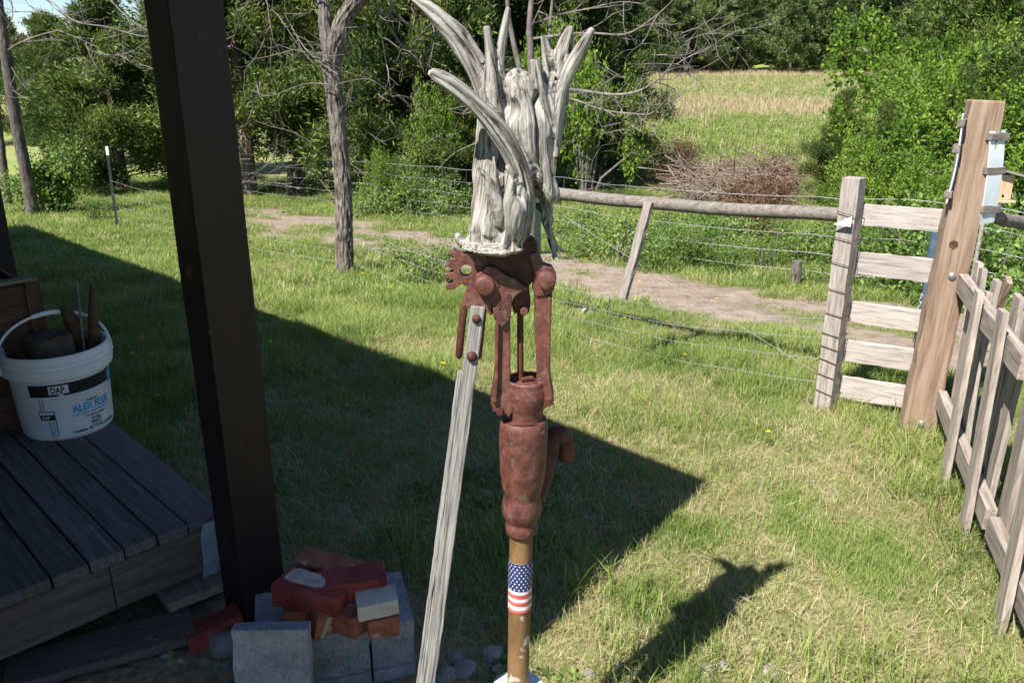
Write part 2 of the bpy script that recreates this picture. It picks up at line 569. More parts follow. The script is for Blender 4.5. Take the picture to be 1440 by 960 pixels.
me.polygons.foreach_set('use_smooth', [True] * len(fq))
for nm, arr in (('dirt', track_mask(gx, gy)), ('bare', bare_mask(gx, gy)), ('field', smooth(15.5, 20, gy))):
    at = me.attributes.new(nm, 'FLOAT', 'POINT')
    at.data.foreach_set('value', arr.astype(np.float32).ravel())
gm = bpy.data.materials.new('ground_soil_and_turf')
gm.use_nodes = True
nt = gm.node_tree
L = nt.links.new
b = nt.nodes['Principled BSDF']
b.inputs['Roughness'].default_value = 1; b.inputs['Specular IOR Level'].default_value = .1
tc = nn(nt, 'ShaderNodeTexCoord')


def gn(scale, cols, pos, detail=8):
    n = nn(nt, 'ShaderNodeTexNoise'); n.inputs['Scale'].default_value = scale; n.inputs['Detail'].default_value = detail
    n.inputs['Roughness'].default_value = .7
    L(tc.outputs['Object'], n.inputs['Vector'])
    r = ramp(nt, cols, pos); L(n.outputs[0], r.inputs[0])
    return r.outputs[0], n.outputs[0]


def gmix(fac, a, c):
    m = nn(nt, 'ShaderNodeMix', data_type='RGBA')
    L(fac, m.inputs[0]); L(a, m.inputs[6]); L(c, m.inputs[7])
    return m.outputs[2]


turf, _ = gn(9, [(.055, .085, .020), (.10, .15, .034), (.18, .20, .075)], [.3, .5, .72])
thatch, _ = gn(26, [(.14, .10, .06), (.28, .215, .13), (.42, .34, .22)], [.3, .5, .7])
soil, nsoil = gn(7, [(.15, .115, .09), (.26, .205, .165), (.35, .29, .235)], [.3, .5, .72])
fieldc, _ = gn(.35, [(.16, .22, .055), (.24, .28, .09), (.35, .33, .15)], [.34, .5, .68], 10)
fa = nn(nt, 'ShaderNodeAttribute', attribute_name='field').outputs['Fac']
da = nn(nt, 'ShaderNodeAttribute', attribute_name='dirt').outputs['Fac']
ba = nn(nt, 'ShaderNodeAttribute', attribute_name='bare').outputs['Fac']
c = gmix(fa, turf, fieldc)
c = gmix(ba, c, thatch)
c = gmix(da, c, soil)
L(c, b.inputs['Base Color'])
bp = nn(nt, 'ShaderNodeBump'); bp.inputs['Strength'].default_value = .7; bp.inputs['Distance'].default_value = .03
n3 = nn(nt, 'ShaderNodeTexNoise'); n3.inputs['Scale'].default_value = 30; n3.inputs['Detail'].default_value = 8
L(tc.outputs['Object'], n3.inputs['Vector']); L(n3.outputs[0], bp.inputs['Height']); L(bp.outputs[0], b.inputs['Normal'])
me.materials.append(gm)
ground = bpy.data.objects.new('ground', me)
COL.objects.link(ground)
ground['kind'] = 'structure'

# ------------------------------------------------------------------ house, porch and deck (they throw the large shade)
POST = G(361, 858)
LEN = 9.5


def HP(u, v, z):
    p = POST + UA * u + VA * v
    return Vector((p.x, p.y, z))


RH = Matrix.Rotation(R(135), 3, 'Z')     # local X -> UA
house = thing('house', HP(LEN / 2, -3.6, 0), 'brown sided house standing behind the porch and deck', 'house')
mb = MB()
mb.box(HP(LEN / 2 - .55, -4.1, 1.38), (LEN + .3, 4.4, 2.96), RH)
mb.build('wall', M_siding, house)
mb = MB()
a0, a1 = -1.0, LEN + .3
pts = [HP(a0, -1.75, 2.78), HP(a0, -4.1, 3.9), HP(a0, -6.5, 2.78), HP(a0, -6.5, 2.88), HP(a0, -4.1, 4.02), HP(a0, -1.75, 2.88)]
pts2 = [p + UA * (a1 - a0) for p in pts]
mb.add(pts + pts2, [(0, 1, 4, 5), (1, 2, 3, 4), (6, 11, 10, 7), (7, 10, 9, 8), (5, 4, 10, 11), (4, 3, 9, 10), (0, 6, 7, 1), (1, 7, 8, 2), (0, 5, 11, 6), (2, 8, 9, 3)])
mb.build('roof', M_roofing, house)

porch = thing('porch', POST, 'dark brown square post of the shed roofed porch beside the grey deck', 'porch')
EZ = 2.04
def porch_post(u):
    s = .143
    mb = MB()
    n = 14
    vs = []; fs = []
    ctr = HP(u, 0, 0)
    hb = EZ - .02
    zb = float(tz(ctr.x, ctr.y)) - .02
    for i in range(n + 1):
        z = zb + (hb - zb) * i / n
        for (a, c_) in ((-1, -1), (1, -1), (1, 1), (-1, 1)):
            p = ctr + UA * (a * s / 2 + random.gauss(0, .0008)) + VA * (c_ * s / 2 + random.gauss(0, .0008))
            vs.append((p.x, p.y, z))
    for i in range(n):
        for k in range(4):
            fs.append((i * 4 + k, i * 4 + (k + 1) % 4, i * 4 + 4 + (k + 1) % 4, i * 4 + 4 + k))
    fs += [(3, 2, 1, 0), tuple(n * 4 + k for k in range(4))]
    mb.add(vs, fs)
    mb.build('post', M_darkpaint, porch, bevel=.006)
for u in (0, 2.42, 4.84, 7.26):
    porch_post(u)
mb = MB(); mb.box(HP(LEN / 2 - .3, .0, EZ + .06), (LEN + .5, .09, .14), RH); mb.build('beam', M_darkpaint, porch, bevel=.004)
mb = MB()
o_, ua = .12, -.70
sl_ = .33
pts = [HP(ua, o_, EZ + .02), HP(ua, o_, EZ + .11), HP(ua, -1.9, EZ + .11 + sl_ * 2.0), HP(ua, -1.9, EZ + .02 + sl_ * 2.0)]
pts2 = [p + UA * (LEN + 1.0) for p in pts]
pts[2] = pts[2] - UA * .24; pts[3] = pts[3] - UA * .24
mb.add(pts + pts2, [(0, 1, 2, 3), (7, 6, 5, 4), (0, 4, 5, 1), (1, 5, 6, 2), (2, 6, 7, 3), (3, 7, 4, 0)])
roof = mb.build('roof', M_roofing, porch)
mb = MB(); mb.box(HP(LEN / 2 - .2, o_ + .014, EZ + .055), (LEN + 1.0, .024, .15), RH); mb.build('fascia', M_darkpaint, porch)

DZ = .32
deck = thing('wooden_deck', G(312, 715, 0), 'low weathered grey plank deck under the porch with dark fascia', 'deck')
DC = G(312, 715, DZ)                      # near right corner
DLEN = 6.0
widths = [.12, .095, .099, .10, .10, .135, .14, .14, .14, .14, .14, .14, .14, .14]
off = 0
for i, w in enumerate(widths):
    c0 = DC - VA * (off + w / 2)
    j = random.uniform(-.006, .006)
    a = c0 + UA * (-.012 + j) - Z * .0175
    e = c0 + UA * (DLEN + j) - Z * .0175
    o = board('floor_board', a, e, w - (.004 if i == 0 else .0065), .035, M_deckedge if i == 0 else M_deck, deck, up=VA, seg=20, rough=.0006, seed=i, bevel=.003)
    off += w
z0 = DZ - .038
fm = DC - VA * .36
for a, e, nm in ((DC + VA * .0, fm, 0), (fm - VA * .003, DC - VA * 1.75, 1)):
    a = Vector((a.x, a.y, z0 - .075)) + UA * .008; e = Vector((e.x, e.y, z0 - .075)) + UA * .008
    board('fascia_board', a, e, .15, .036, M_fascia, deck, up=Z, seed=nm, rough=.001)
a = DC + UA * .03; a.z = z0 - .075; e = a + UA * (DLEN - .05)
board('side_board', a + VA * .018, e + VA * .018, .15, .03, M_fascia, deck, up=Z, seed=5, rough=.001, seg=16)
for u in (.04, 1.6, 3.2, 4.8):
    for v in (-.12, -1.6):
        q = DC + UA * (u + .1) + VA * v
        board('support_post', (q.x, q.y, float(tz(q.x, q.y)) - .03), (q.x, q.y, z0 - .002), .09, .09, M_fascia, deck, up=VA, seed=int(u * 10))
# bent flashing on the deck corner
mb = MB()
q = DC - UA * .016
pp = [(0, -.015), (.002, -.05), (-.005, -.10), (.012, -.15), (.004, -.20)]
vs = []
for i, (d, h) in enumerate(pp):
    for k, s in enumerate((-.085, -.045, .0)):
        vs.append(q + VA * (s + (.01 if i == 0 else -.004 * i) * (1 if k == 0 else .3)) - UA * (.006 + abs(d) + (.014 if k == 1 else 0)) + Z * (h + .01 * k))
fs = [(i * 3 + k, i * 3 + k + 1, i * 3 + 4 + k, i * 3 + 3 + k) for i in range(4) for k in range(2)]
mb.add(vs, fs)
fl = mb.build('flashing', M_flash, deck)
fl.modifiers.new('thickness', 'SOLIDIFY').thickness = .002

# loose planks shoved under the deck edge
def ground_z(p): return float(tz(p.x, p.y))
a = G(282, 838, .075); e = a + UA * .62 + VA * .06
board('loose_plank', a + UA * .0, e, .20, .032, M_plank, None, up=VA, seed=1)
lp = bpy.context.scene.objects['loose_plank']
tag(lp, 'pale tan plank end sticking out under the deck corner', 'plank')
a = G(170, 905, .035); e = G(262, 880, .035)
d_ = (e - a).normalized()
o = board('loose_plank', a - d_ * .3, e + d_ * .02, .15, .03, M_fascia, None, up=UA, seed=2)
tag(o, 'dark dirty plank lying flat on the soil below the deck fascia', 'plank')
o = board('plank_block', G(262, 845, .03) + UA * .05 - VA * .06, G(262, 845, .03) + UA * .05 + VA * .14, .09, .058, M_fascia, None, up=UA, seed=3)
tag(o, 'short dark wood block holding up the tan plank end', 'block')

# ------------------------------------------------------------------ bucket and crate on the deck
BC = Vector((-1.755, 2.985, DZ))
bucket = thing('bucket', BC, 'white plastic pail with black and blue caulk label full of wood scraps', 'bucket')
prof = [(.155, 0), (.162, .004), (.165, .02), (.178, .225), (.180, .228), (.196, .23), (.197, .262), (.190, .264), (.1885, .27), (.193, .273), (.193, .282), (.188, .285), (.187, .297), (.192, .30),
        (.192, .306), (.186, .308), (.182, .304), (.158, .012), (.0, .010)]
prof = [(r_ * .98, h_ * 1.10) for r_, h_ in prof]
MB().lathe(prof, BC, 64, cap=False).build('shell', M_white, bucket, smoothf=True)
MB().lathe([(.0, .002), (.156, .002), (.156, .006), (.0, .006)], BC, 48, cap=False).build('bottom', M_white, bucket)
FACE = math.atan2(-BC.y, -BC.x)           # heading from pail to viewer


def on_pail(s, h, lift=.0012):
    """s: metres round the pail to the right of the front, h: height"""
    r = (.165 + .013 * (h - .02) / .205) * .98 + lift
    h *= 1.10
    th = FACE + s / .171
    return Vector((BC.x + r * math.cos(th), BC.y + r * math.sin(th), BC.z + h))


def label_patch(name, s0, s1, h0, h1, m, skew=None, lift=.0012, n=24, parent=None):
    mb = MB(); vs = []; fs = []
    for i in range(n + 1):
        s = s0 + (s1 - s0) * i / n
        for k in range(3):
            h = h0 + (h1 - h0) * k / 2
            vs.append(on_pail(s, h, lift))
    for i in range(n):
        for k in range(2):
            fs.append((i * 3 + k, i * 3 + 3 + k, i * 3 + 4 + k, i * 3 + 1 + k))
    mb.add(vs, fs)
    return mb.build(name, m, parent or bucket)


def text_mesh(body, size, bold=0.0, shear=0, extr=0.0):
    cu = bpy.data.curves.new('lettering', 'FONT')
    cu.body = body; cu.size = size; cu.offset = bold; cu.align_x = 'LEFT'; cu.resolution_u = 3; cu.shear = shear
    cu.extrude = extr
    ob = bpy.data.objects.new('lettering', cu)
    COL.objects.link(ob)
    dg = bpy.context.evaluated_depsgraph_get()
    m0 = bpy.data.meshes.new_from_object(ob.evaluated_get(dg))
    vs = [v.co.copy() for v in m0.vertices]; fs = [tuple(p.vertices) for p in m0.polygons]
    bpy.data.objects.remove(ob); bpy.data.curves.remove(cu); bpy.data.meshes.remove(m0)
    return vs, fs


def pail_text(body, s0, h0, width, m, bold=.0, lift=.002, rot=0.0, parent=None, tall=1.0):
    vs, fs = text_mesh(body, 1.0, bold)
    w = max(v.x for v in vs) - min(v.x for v in vs); x0 = min(v.x for v in vs)
    k = width / w
    mb = MB(); out = []
    for v in vs:
        x, y = (v.x - x0) * k, v.y * k * tall
        if rot: x, y = x * math.cos(rot) - y * math.sin(rot), x * math.sin(rot) + y * math.cos(rot)
        out.append(on_pail(s0 + x, h0 + y, lift))
    mb.add(out, fs)
    return mb.build('lettering', m, parent or bucket)


band = label_patch('label_band', -.118, .215, .168, .212, M_black)
label_patch('badge', -.048, .018, .176, .206, M_flagw, lift=.002, parent=band)
pail_text('DAP.', -.042, .180, .052, M_black, .03, .0028, parent=band, tall=1.25)
label_patch('badge_tab', -.017, -.001, .158, .174, M_flagw, lift=.0022, n=6, parent=band)
label_patch('burst', .19, .232, .16, .205, M_blue, lift=.0022, n=8, parent=band)
pail_text("PAINTER'S", .075, .128, .045, M_black, .02)
pail_text('ALEX PLUS', .018, .098, .155, M_blue, .035, tall=1.15)
pail_text('Acrylic Latex Caulk Plus Silicone', .012, .084, .165, M_blue, .02)
pail_text('35 Year Durability', .062, .070, .085, M_black, .02)
for i, t in enumerate(('Paintable', 'Low Odor', 'Mildew', 'Water Clean')):
    label_patch('bullet', .075, .0785, .0595 - i * .0085, .0625 - i * .0085, M_blue, n=2)
    pail_text(t, .083, .058 - i * .0085, .04 + .005 * (i % 2), M_black, .01)
pail_text('Contains 10.1 fl. oz. cartridges', .008, .022, .19, M_black, .03)
# caulk tube printed on the label
tube_print = label_patch('tube_outline', -.098, -.042, .112, .115, M_black, n=8)
label_patch('tube_edge', -.045, -.042, .02, .112, M_black, n=2, parent=tube_print)
label_patch('tube_edge', -.098, -.0955, .085, .112, M_black, n=2, parent=tube_print)
label_patch('tube_nozzle', -.089, -.0865, .115, .163, M_black, n=2, parent=tube_print)
label_patch('tube_nozzle', -.078, -.0755, .115, .163, M_black, n=2, parent=tube_print)
label_patch('tube_band', -.095, -.0455, .082, .102, M_black, n=6, parent=tube_print)
pail_text('DAP', -.088, .087, .028, M_flagw, .03, .0024, parent=tube_print)
pail_text('ALEX PLUS', -.062, .016, .062, M_blue, .03, rot=R(90), parent=tube_print)
pail_text('White Silicone', -.05, .016, .06, M_blue, .02, rot=R(90), parent=tube_print)
# bail handle tipped up to the back left
pv = [FACE - R(80), FACE + R(100)]
p0 = BC + Vector((math.cos(pv[0]), math.sin(pv[0]), 0)) * .197 + Z * .27
p1 = BC + Vector((math.cos(pv[1]), math.sin(pv[1]), 0)) * .197 + Z * .27
mid = (p0 + p1) / 2
tilt = (Z * .95 + Vector((-math.cos(FACE), -math.sin(FACE), 0)) * .35).normalized()
pts = [mid + (p0 - mid) * math.cos(t) * 1.01 + tilt * .185 * math.sin(t) ** .75 for t in np.linspace(0, math.pi, 33)]
MB().tube(pts, .0055, 8).build('bail', M_white, bucket, smoothf=True)
MB().tube(pts[13:20], .0095, 8).build('grip', M_white, bucket, smoothf=True)
for p in (p0, p1):
    MB().tube([p, p - (p - mid).normalized() * .014], .018, 14).build('ear', M_white, bucket)
def chunk(name, pts, rads, m, label, cat, n=11, amp=.18, grp=None):
    mb = MB(); mb.tube(pts, rads, n)
    mb.v = [tuple(Vector(v) + Vector(mnoise.noise_vector(Vector(v) * 28)) * (max(rads) * amp)) for v in mb.v]
    o = mb.build(name, m, None, smoothf=True, org=pts[0])
    tag(o, label, cat, grp)
    return o
FR = Vector((math.sin(FACE) * -1, math.cos(FACE), 0)) ; FR = Vector((-math.sin(FACE), math.cos(FACE), 0))
FV = Vector((math.cos(FACE), math.sin(FACE), 0))
def bp_(r, f, h): return BC + FR * r + FV * f + Z * h
chunk('log_chunk', [bp_(-.01, .02, .12), bp_(-.012, .012, .24), bp_(-.015, .0, .375), bp_(-.015, .0, .378)], [.085, .082, .078, .05], M_logend, 'thick sawn log chunk in the middle of the pail', 'log', 18, .2)
chunk('wood_scrap', [bp_(.08, -.03, .1), bp_(.085, -.05, .28), bp_(.075, -.06, .40), bp_(.055, -.07, .46)], [.03, .032, .03, .02], M_crate, 'reddish knobbly branch stub leaning in the pail', 'wood')
chunk('wood_scrap', [bp_(.12, -.02, .1), bp_(.135, -.03, .3), bp_(.155, -.05, .44), bp_(.165, -.06, .53)], [.028, .024, .018, .006], M_crate, 'pointed dark splinter of wood rising highest from the pail', 'wood')
chunk('wood_scrap', [bp_(-.08, .07, .08), bp_(-.10, .08, .25), bp_(-.12, .07, .315)], [.03, .032, .022], M_logend, 'dark wood lump at the left of the pail', 'wood')
chunk('wood_scrap', [bp_(-.10, -.07, .08), bp_(-.12, -.09, .25), bp_(-.13, -.10, .36)], [.035, .032, .026], M_logend, 'dark billet at the back of the pail by the bail', 'wood')
chunk('wood_scrap', [bp_(.02, .10, .08), bp_(.06, .11, .24), bp_(.09, .115, .30)], [.025, .022, .018], M_logend, 'short dark stick at the front rim of the pail', 'wood')
chunk('paint_stick', [bp_(.09, .02, .1), bp_(.10, -.01, .34), bp_(.115, -.04, .56)], [.005, .005, .004], M_rail, 'thin blue grey rod standing in the pail', 'rod', 6, .05)

CR = G(74, 588, DZ)
crate = thing('wooden_crate', CR, 'dark brown wooden firewood box behind the white pail on the deck', 'crate')
ch, cl, cw = .56, .62, .60
def crp(u, v, z): return CR + UA * u + VA * v + Z * z
FB = VA * -1
for k in range(4):
    zc = .07 + k * .14
    board('side_slat', crp(.0, -.012, zc), crp(0, -cl, zc), .137, .018, M_crate, crate, up=Z, seed=k)
    board('side_slat', crp(.02, 0, zc), crp(cw, 0, zc), .137, .018, M_crate, crate, up=Z, seed=k + 9)
    board('side_slat', crp(.02, -cl, zc), crp(cw, -cl, zc), .137, .018, M_crate, crate, up=Z, seed=k + 19)
    board('side_slat', crp(cw, -.012, zc), crp(cw, -cl, zc), .137, .018, M_crate, crate, up=Z, seed=k + 29)
for (u, v) in ((-.014, .014), (-.014, -cl), (cw, .014), (cw, -cl)):
    board('corner_post', crp(u, v, .002), crp(u, v, ch + .015), .05, .022, M_crate, crate, up=VA)
board('top_trim', crp(-.02, .03, ch + .022), crp(-.02, -cl, ch + .022), .05, .014, M_plank, crate, up=UA)
mb = MB(); mb.box(crp(cw / 2, -cl / 2, ch - .03), (cw - .03, cl - .03, .02), RH); mb.build('lid', M_crate, crate)
for i in range(16):
    u = random.uniform(.04, .5); v = -random.uniform(.05, .55)
    a = crp(u, v, ch + .0 + random.uniform(0, .03)); d = Vector((random.uniform(-1, 1), random.uniform(-1, 1), random.uniform(.0, .35))).normalized()
    chunk('kindling', [a, a + d * .07, a + d * random.uniform(.12, .2)], [.018, .02, .008], M_logend, 'dark splintered kindling heaped on top of the wooden crate', 'kindling', 6, .3, 'kindling on the crate')

# ------------------------------------------------------------------ cinder blocks, bricks, paver, stones
def solid(name, c, size, rot, m, label, cat, group=None, bevel=.0022, rough=.002, seed=0, sub=5, parent=None, chip=0):
    bm = bmesh.new()
    bmesh.ops.create_cube(bm, size=1)
    bmesh.ops.subdivide_edges(bm, edges=bm.edges[:], cuts=sub, use_grid_fill=True)
    rs = Vector((seed * 3.1, seed * 1.7, seed * .9))
    for v in bm.verts:
        # soften the corners, then roughen
        q = Vector((abs(v.co.x), abs(v.co.y), abs(v.co.z)))
        k = sum(1 for a in q if a > .49)
        v.co = Vector((v.co.x * size[0], v.co.y * size[1], v.co.z * size[2]))
        if k >= 2: v.co *= (1 - bevel / max(size) * (1.0 if k == 2 else 1.8))
        v.co += Vector(mnoise.noise_vector(v.co * 25 + rs)) * rough
        if chip and k >= 2 and mnoise.noise(v.co * 16 + rs) > .25: v.co *= 1 - chip
    me = bpy.data.meshes.new(name); bm.to_mesh(me); bm.free()
    me.materials.append(m)
    o = bpy.data.objects.new(name, me)
    if parent:
        COL.objects.link(o); o.parent = parent
        o.location = Vector(c) - ORG[parent.name]
    else:
        COL.objects.link(o); o.location = c
    o.rotation_euler = rot
    ORG[o.name] = Vector(c)
    if label: tag(o, label, cat, group)
    return o

BT = .20
bA = G(437, 893, BT); bB = G(582, 867, BT); bL = G(352, 852, BT)
bx = (bB - bA).normalized(); by = Vector((-bx.y, bx.x, 0)); bl = (bB - bA).length
bd = max(.2, min(.34, (bL - bA).dot(by) + .05))
bang = math.atan2(bx.y, bx.x)
def bk(a, b_, z): return bA + bx * a + by * b_ + Z * (z - BT)
def cinder(name, x0, x1, label):
    c = bk((x0 + x1) / 2, bd / 2, 0)
    t = thing(name, Vector((c.x, c.y, 0)), label, 'cinder block')
    w = x1 - x0 - .006
    rz = (0, 0, bang)
    # front and back shells, end flanges, middle web, core recesses in between
    solid('face_shell', bk((x0 + x1) / 2, .022, BT * .5 - .004), (w, .04, BT * .96), rz, M_concrete, None, None, seed=x0 * 9 + 1, parent=t)
    solid('face_shell', bk((x0 + x1) / 2, bd - .022, BT * .5 - .004), (w, .04, BT * .96), rz, M_concrete, None, None, seed=x0 * 9 + 2, parent=t)
    solid('web', bk((x0 + x1) / 2, bd / 2, BT * .5 - .006), (w * .94, bd - .07, BT * .9), rz, M_concrete, None, None, seed=x0 * 9 + 3, parent=t)
    solid('top_flange', bk((x0 + x1) / 2, bd / 2, BT - .03), (w + .004, bd + .014, .056), rz, M_concrete, None, None, seed=x0 * 9 + 4, parent=t)
    solid('bottom_flange', bk((x0 + x1) / 2, bd / 2, .02), (w + .002, bd + .012, .05), rz, M_concrete, None, None, seed=x0 * 9 + 5, parent=t)
cinder('cinder_block', -.15, bl * .56, 'rough grey concrete block under the brick pile against the leaning paver')
cinder('cinder_block', bl * .56, bl, 'rough grey concrete block at the pump end of the brick pile')
# leaning paver
pl = G(331, 873, .33); pr = G(437, 871, .33)
px_ = (pr - pl).normalized(); pw = (pr - pl).length
toward = Vector((px_.y, -px_.x, 0))
top_c = (pl + pr) / 2
bot_c = Vector((top_c.x, top_c.y, -.01)) + toward * .05
o = board('concrete_paver', bot_c + toward * .02, top_c + toward * .02, pw, .042, M_concrete, None, up=px_, rough=.0015, seed=3, seg=10)
tag(o, 'square grey concrete paver propped upright against the block and bricks', 'paver')
def brick(px, py, z, size, yaw, tilt, m, label, seed, kind='brick', cap=None, rx=0):
    c = G(px, py, z)
    o = solid('brick', c, size, (R(rx), R(tilt), R(yaw)), m, label, 'brick', None, seed=seed, rough=.003, chip=.03)
    return o
z1 = BT + .032
S1 = (.20, .09, .06)
b1 = brick(428, 858, z1, (.115, .085, .06), 18, 0, M_brickor, 'worn orange brick half under the big red brick by the paver', 1)
b2 = brick(462, 868, z1, (.105, .06, .085), 38, 8, M_brickor, 'brick half with pale mortar streaks tilted on the block edge', 2, rx=12)
b3 = brick(497, 866, z1 + .005, (.095, .085, .07), 60, 0, M_brickor, 'rounded broken orange brick end beside the streaked brick', 3)
b4 = brick(538, 870, z1, (.085, .085, .06), 15, 0, M_brickor, 'small chipped orange brick piece under the cream brick', 4)
b5 = brick(530, 846, z1 + .058, (.11, .08, .045), 14, -4, M_cream, 'cream coloured brick half lying on top of chipped orange piece', 5)
b6 = brick(440, 832, z1 + .068, (.20, .095, .062), -12, 3, M_brickred, 'big red painted brick with pale mortar crust along its top', 6)
b7 = brick(495, 820, z1 + .075, (.19, .085, .06), 14, -2, M_brickred, 'clean red painted brick resting across the top of the pile', 7)
b8 = brick(462, 800, z1 + .06, (.19, .08, .06), -14, 6, M_brickor, 'brown orange brick at the back of the pile towards the lawn', 8)
# mortar crusts and streaks
mo = solid('mortar_crust', b6.location + Vector((-.025, .012, .031)), (.125, .055, .012), (0, R(3), R(-20)), M_mortar, None, None, seed=21, rough=.006, bevel=.02, parent=b6)
mo.location = Vector((-.02, .012, .031)); mo.rotation_euler = (0, 0, R(-8))
mo = solid('mortar_streak', b2.location, (.026, .004, .075), (0, 0, 0), M_mortar, None, None, seed=22, rough=.002, parent=b2)
mo.location = Vector((.028, -.030, 0)); mo.rotation_euler = (0, R(10), 0)
mo = solid('mortar_streak', b2.location, (.014, .004, .07), (0, 0, 0), M_mortar, None, None, seed=23, rough=.002, parent=b2)
mo.location = Vector((-.022, -.030, 0)); mo.rotation_euler = (0, R(12), 0)
for bb in (b8,):
    pass
bgd = G(302, 884, .03)
solid('brick', bgd, (.17, .09, .058), (R(-8), R(-10), R(30)), M_brickred, 'dull red brick lying on the soil between the planks and the stone', 'brick', seed=31)
def stone(px, py, r, label, seed, flat=.7, group=None):
    c = GT(px, py); 
    bm = bmesh.new(); bmesh.ops.create_icosphere(bm, subdivisions=3, radius=1)
    for v in bm.verts:
        n = mnoise.noise(v.co * 1.3 + Vector((seed, seed * 2, 0))) * .35 + mnoise.noise(v.co * 3.5 + Vector((seed, 0, seed))) * .12
        v.co = v.co * (1 + n); v.co.z *= flat
        v.co *= r
    me = bpy.data.meshes.new('stone'); bm.to_mesh(me); bm.free(); me.materials.append(M_stone)
    me.polygons.foreach_set('use_smooth', [True] * len(me.polygons))
    o = bpy.data.objects.new('stone', me); COL.objects.link(o)
    o.location = (c.x, c.y, c.z + r * flat * .2); o.rotation_euler = (0, 0, seed)
    tag(o, label, 'stone', group)
stone(322, 912, .052, 'rounded pale stone wedged beside the leaning concrete paver', 1.3, .95)
for i, (x, y, r) in enumerate([(235, 925, .018), (255, 932, .012), (318, 938, .016), (655, 945, .036), (695, 925, .034), (630, 948, .028), (640, 928, .025), (622, 957, .02), (700, 945, .018), (990, 945, .03), (1015, 940, .022),
                               (830, 950, .022), (1085, 950, .028), (600, 938, .02), (560, 945, .015), (825, 442, .06), (740, 945, .02), (870, 935, .014), (925, 930, .012), (960, 920, .012)]):
    stone(x, y, r, 'small pale field stone half sunk in the thin grass' if x > 500 else 'pebble on the bare soil beside the deck', i + 2.2, .6, 'stones in the grass' if x > 500 else 'pebbles by the deck')

# ------------------------------------------------------------------ hand pump
PYD = 1.51


def PXP(px, py, Y=PYD):
    """position of a photo point on the pump's plane, carried to depth Y without changing its real size"""
    p = PY(px, py, PYD)
    return Vector((p.x, Y, p.z))


def mpp(py):
    """metres per photo pixel at that height on the pump"""
    p = PY(730, py, PYD)
    return (PYD * CP + (CAM_H - p.z) * SP) / FPX


def lean(z): return (.0136 + .016 * (z - .38), PYD)


def lprof(lst): return [(h * mpp(y), PXP(730, y).z) for y, h in lst]


pump = thing('hand_pump', (.0136, PYD, 0), 'rusty red cast iron hand pump on a pipe with wooden handle', 'pump')
cz = PXP(730, 966).z
MB().lathe([(.052, -.03), (.052, cz - .012), (.050, cz - .012)], (.0136, PYD, 0), 36).build('well_casing', M_pipe, pump, smoothf=True)
MB().lathe([(.054, cz - .012), (.060, cz - .011), (.061, cz - .004), (.056, cz + .001), (.030, cz)], (.0136, PYD, 0), 40).build('cap_plate', M_wtop, pump, smoothf=True)
pr_ = 15.6 * mpp(850)
mb = MB(); prof = [(pr_ * (1 + .012 * random.gauss(0, 1)), z) for z in np.linspace(cz - .005, PXP(730, 742).z, 40)]
pipe = mb.lathe(prof, (0, 0, 0), 32, lean).build('pipe', M_pipe, pump, smoothf=True)
body = MB().lathe(lprof([(749, 15), (749, 19), (746, 22), (738, 23), (733, 21.5), (730, 21), (727, 23.5), (721, 27), (713, 28.3), (705, 27.8), (698, 25.8), (695, 25.2), (691, 26.2), (680, 29), (660, 32), (635, 33.8), (612, 34.3), (598, 34), (591, 33), (588, 31), (587.5, 25)]), (0, 0, 0), 48, lean)
body.build('cylinder_body', M_rust, pump, smoothf=True)
# wire ring round the neck
zc = PXP(730, 590).z; rr = 29 * mpp(590)
mb = MB(); lx = lean(zc)[0]
pts = [Vector((lx + rr * math.cos(t), PYD + rr * math.sin(t), zc + .003 * math.sin(3 * t) - .006 * math.sin(t))) for t in np.linspace(0, 2 * math.pi, 40)]
mb.tube(pts, .0016, 6, cap=False)
q = Vector((lx + rr * .75, PYD - rr * .8, zc))
mb.tube([q, q + Vector((.006, -.006, .004)), q + Vector((.01, -.004, -.008)), q + Vector((.004, -.004, -.012))], .0016, 6)
mb.build('wire_tie', M_rustd, pump)
# side legs of the frame
def ppoly(pts, y0, y1, name, m, bevel=.003, holes=()):
    return prism(pts, y0, y1, holes).build(name, m, pump, bevel=bevel)
D0 = PYD
def fuse(name, mbs, m, parent, voxel, relax):
    """join overlapping solids into one casting with soft fillets"""
    mb = MB()
    for q in mbs: mb.add(q.v, q.f)
    o = mb.build(name, m, parent)
    md = o.modifiers.new('r', 'REMESH'); md.mode = 'VOXEL'; md.voxel_size = voxel
    me_ = bpy.data.meshes.new_from_object(o.evaluated_get(bpy.context.evaluated_depsgraph_get()))
    o.modifiers.clear(); o.data = me_
    n = len(me_.vertices); c = np.empty(n * 3, np.float32); me_.vertices.foreach_get('co', c); c = c.reshape(-1, 3).astype(float)
    e = np.empty(len(me_.edges) * 2, np.int32); me_.edges.foreach_get('vertices', e); e = e.reshape(-1, 2)
    dg_ = np.bincount(e.ravel(), minlength=n)[:, None]
    for it in range(relax):
        a = np.zeros((n, 3)); np.add.at(a, e[:, 0], c[e[:, 1]]); np.add.at(a, e[:, 1], c[e[:, 0]])
        c = c * .45 + a / np.maximum(dg_, 1) * .55
    me_.vertices.foreach_set('co', c.astype(np.float32).ravel())
    me_.polygons.foreach_set('use_smooth', [True] * len(me_.polygons))
    me_.materials.clear(); me_.materials.append(m); me_.update()
    return o
bowl = MB().lathe(lprof([(592, .01), (592, 24), (583, 23.5), (576, 24.6), (568, 27.5), (560, 30), (552, 31), (544, 30.5), (538, 29), (534, 29.5), (531.5, 28.5), (531.5, 25), (537, 24.5), (552, 22), (554, .01)]), (0, 0, 0), 40, lambda z: (lean(z)[0] + .004, PYD))
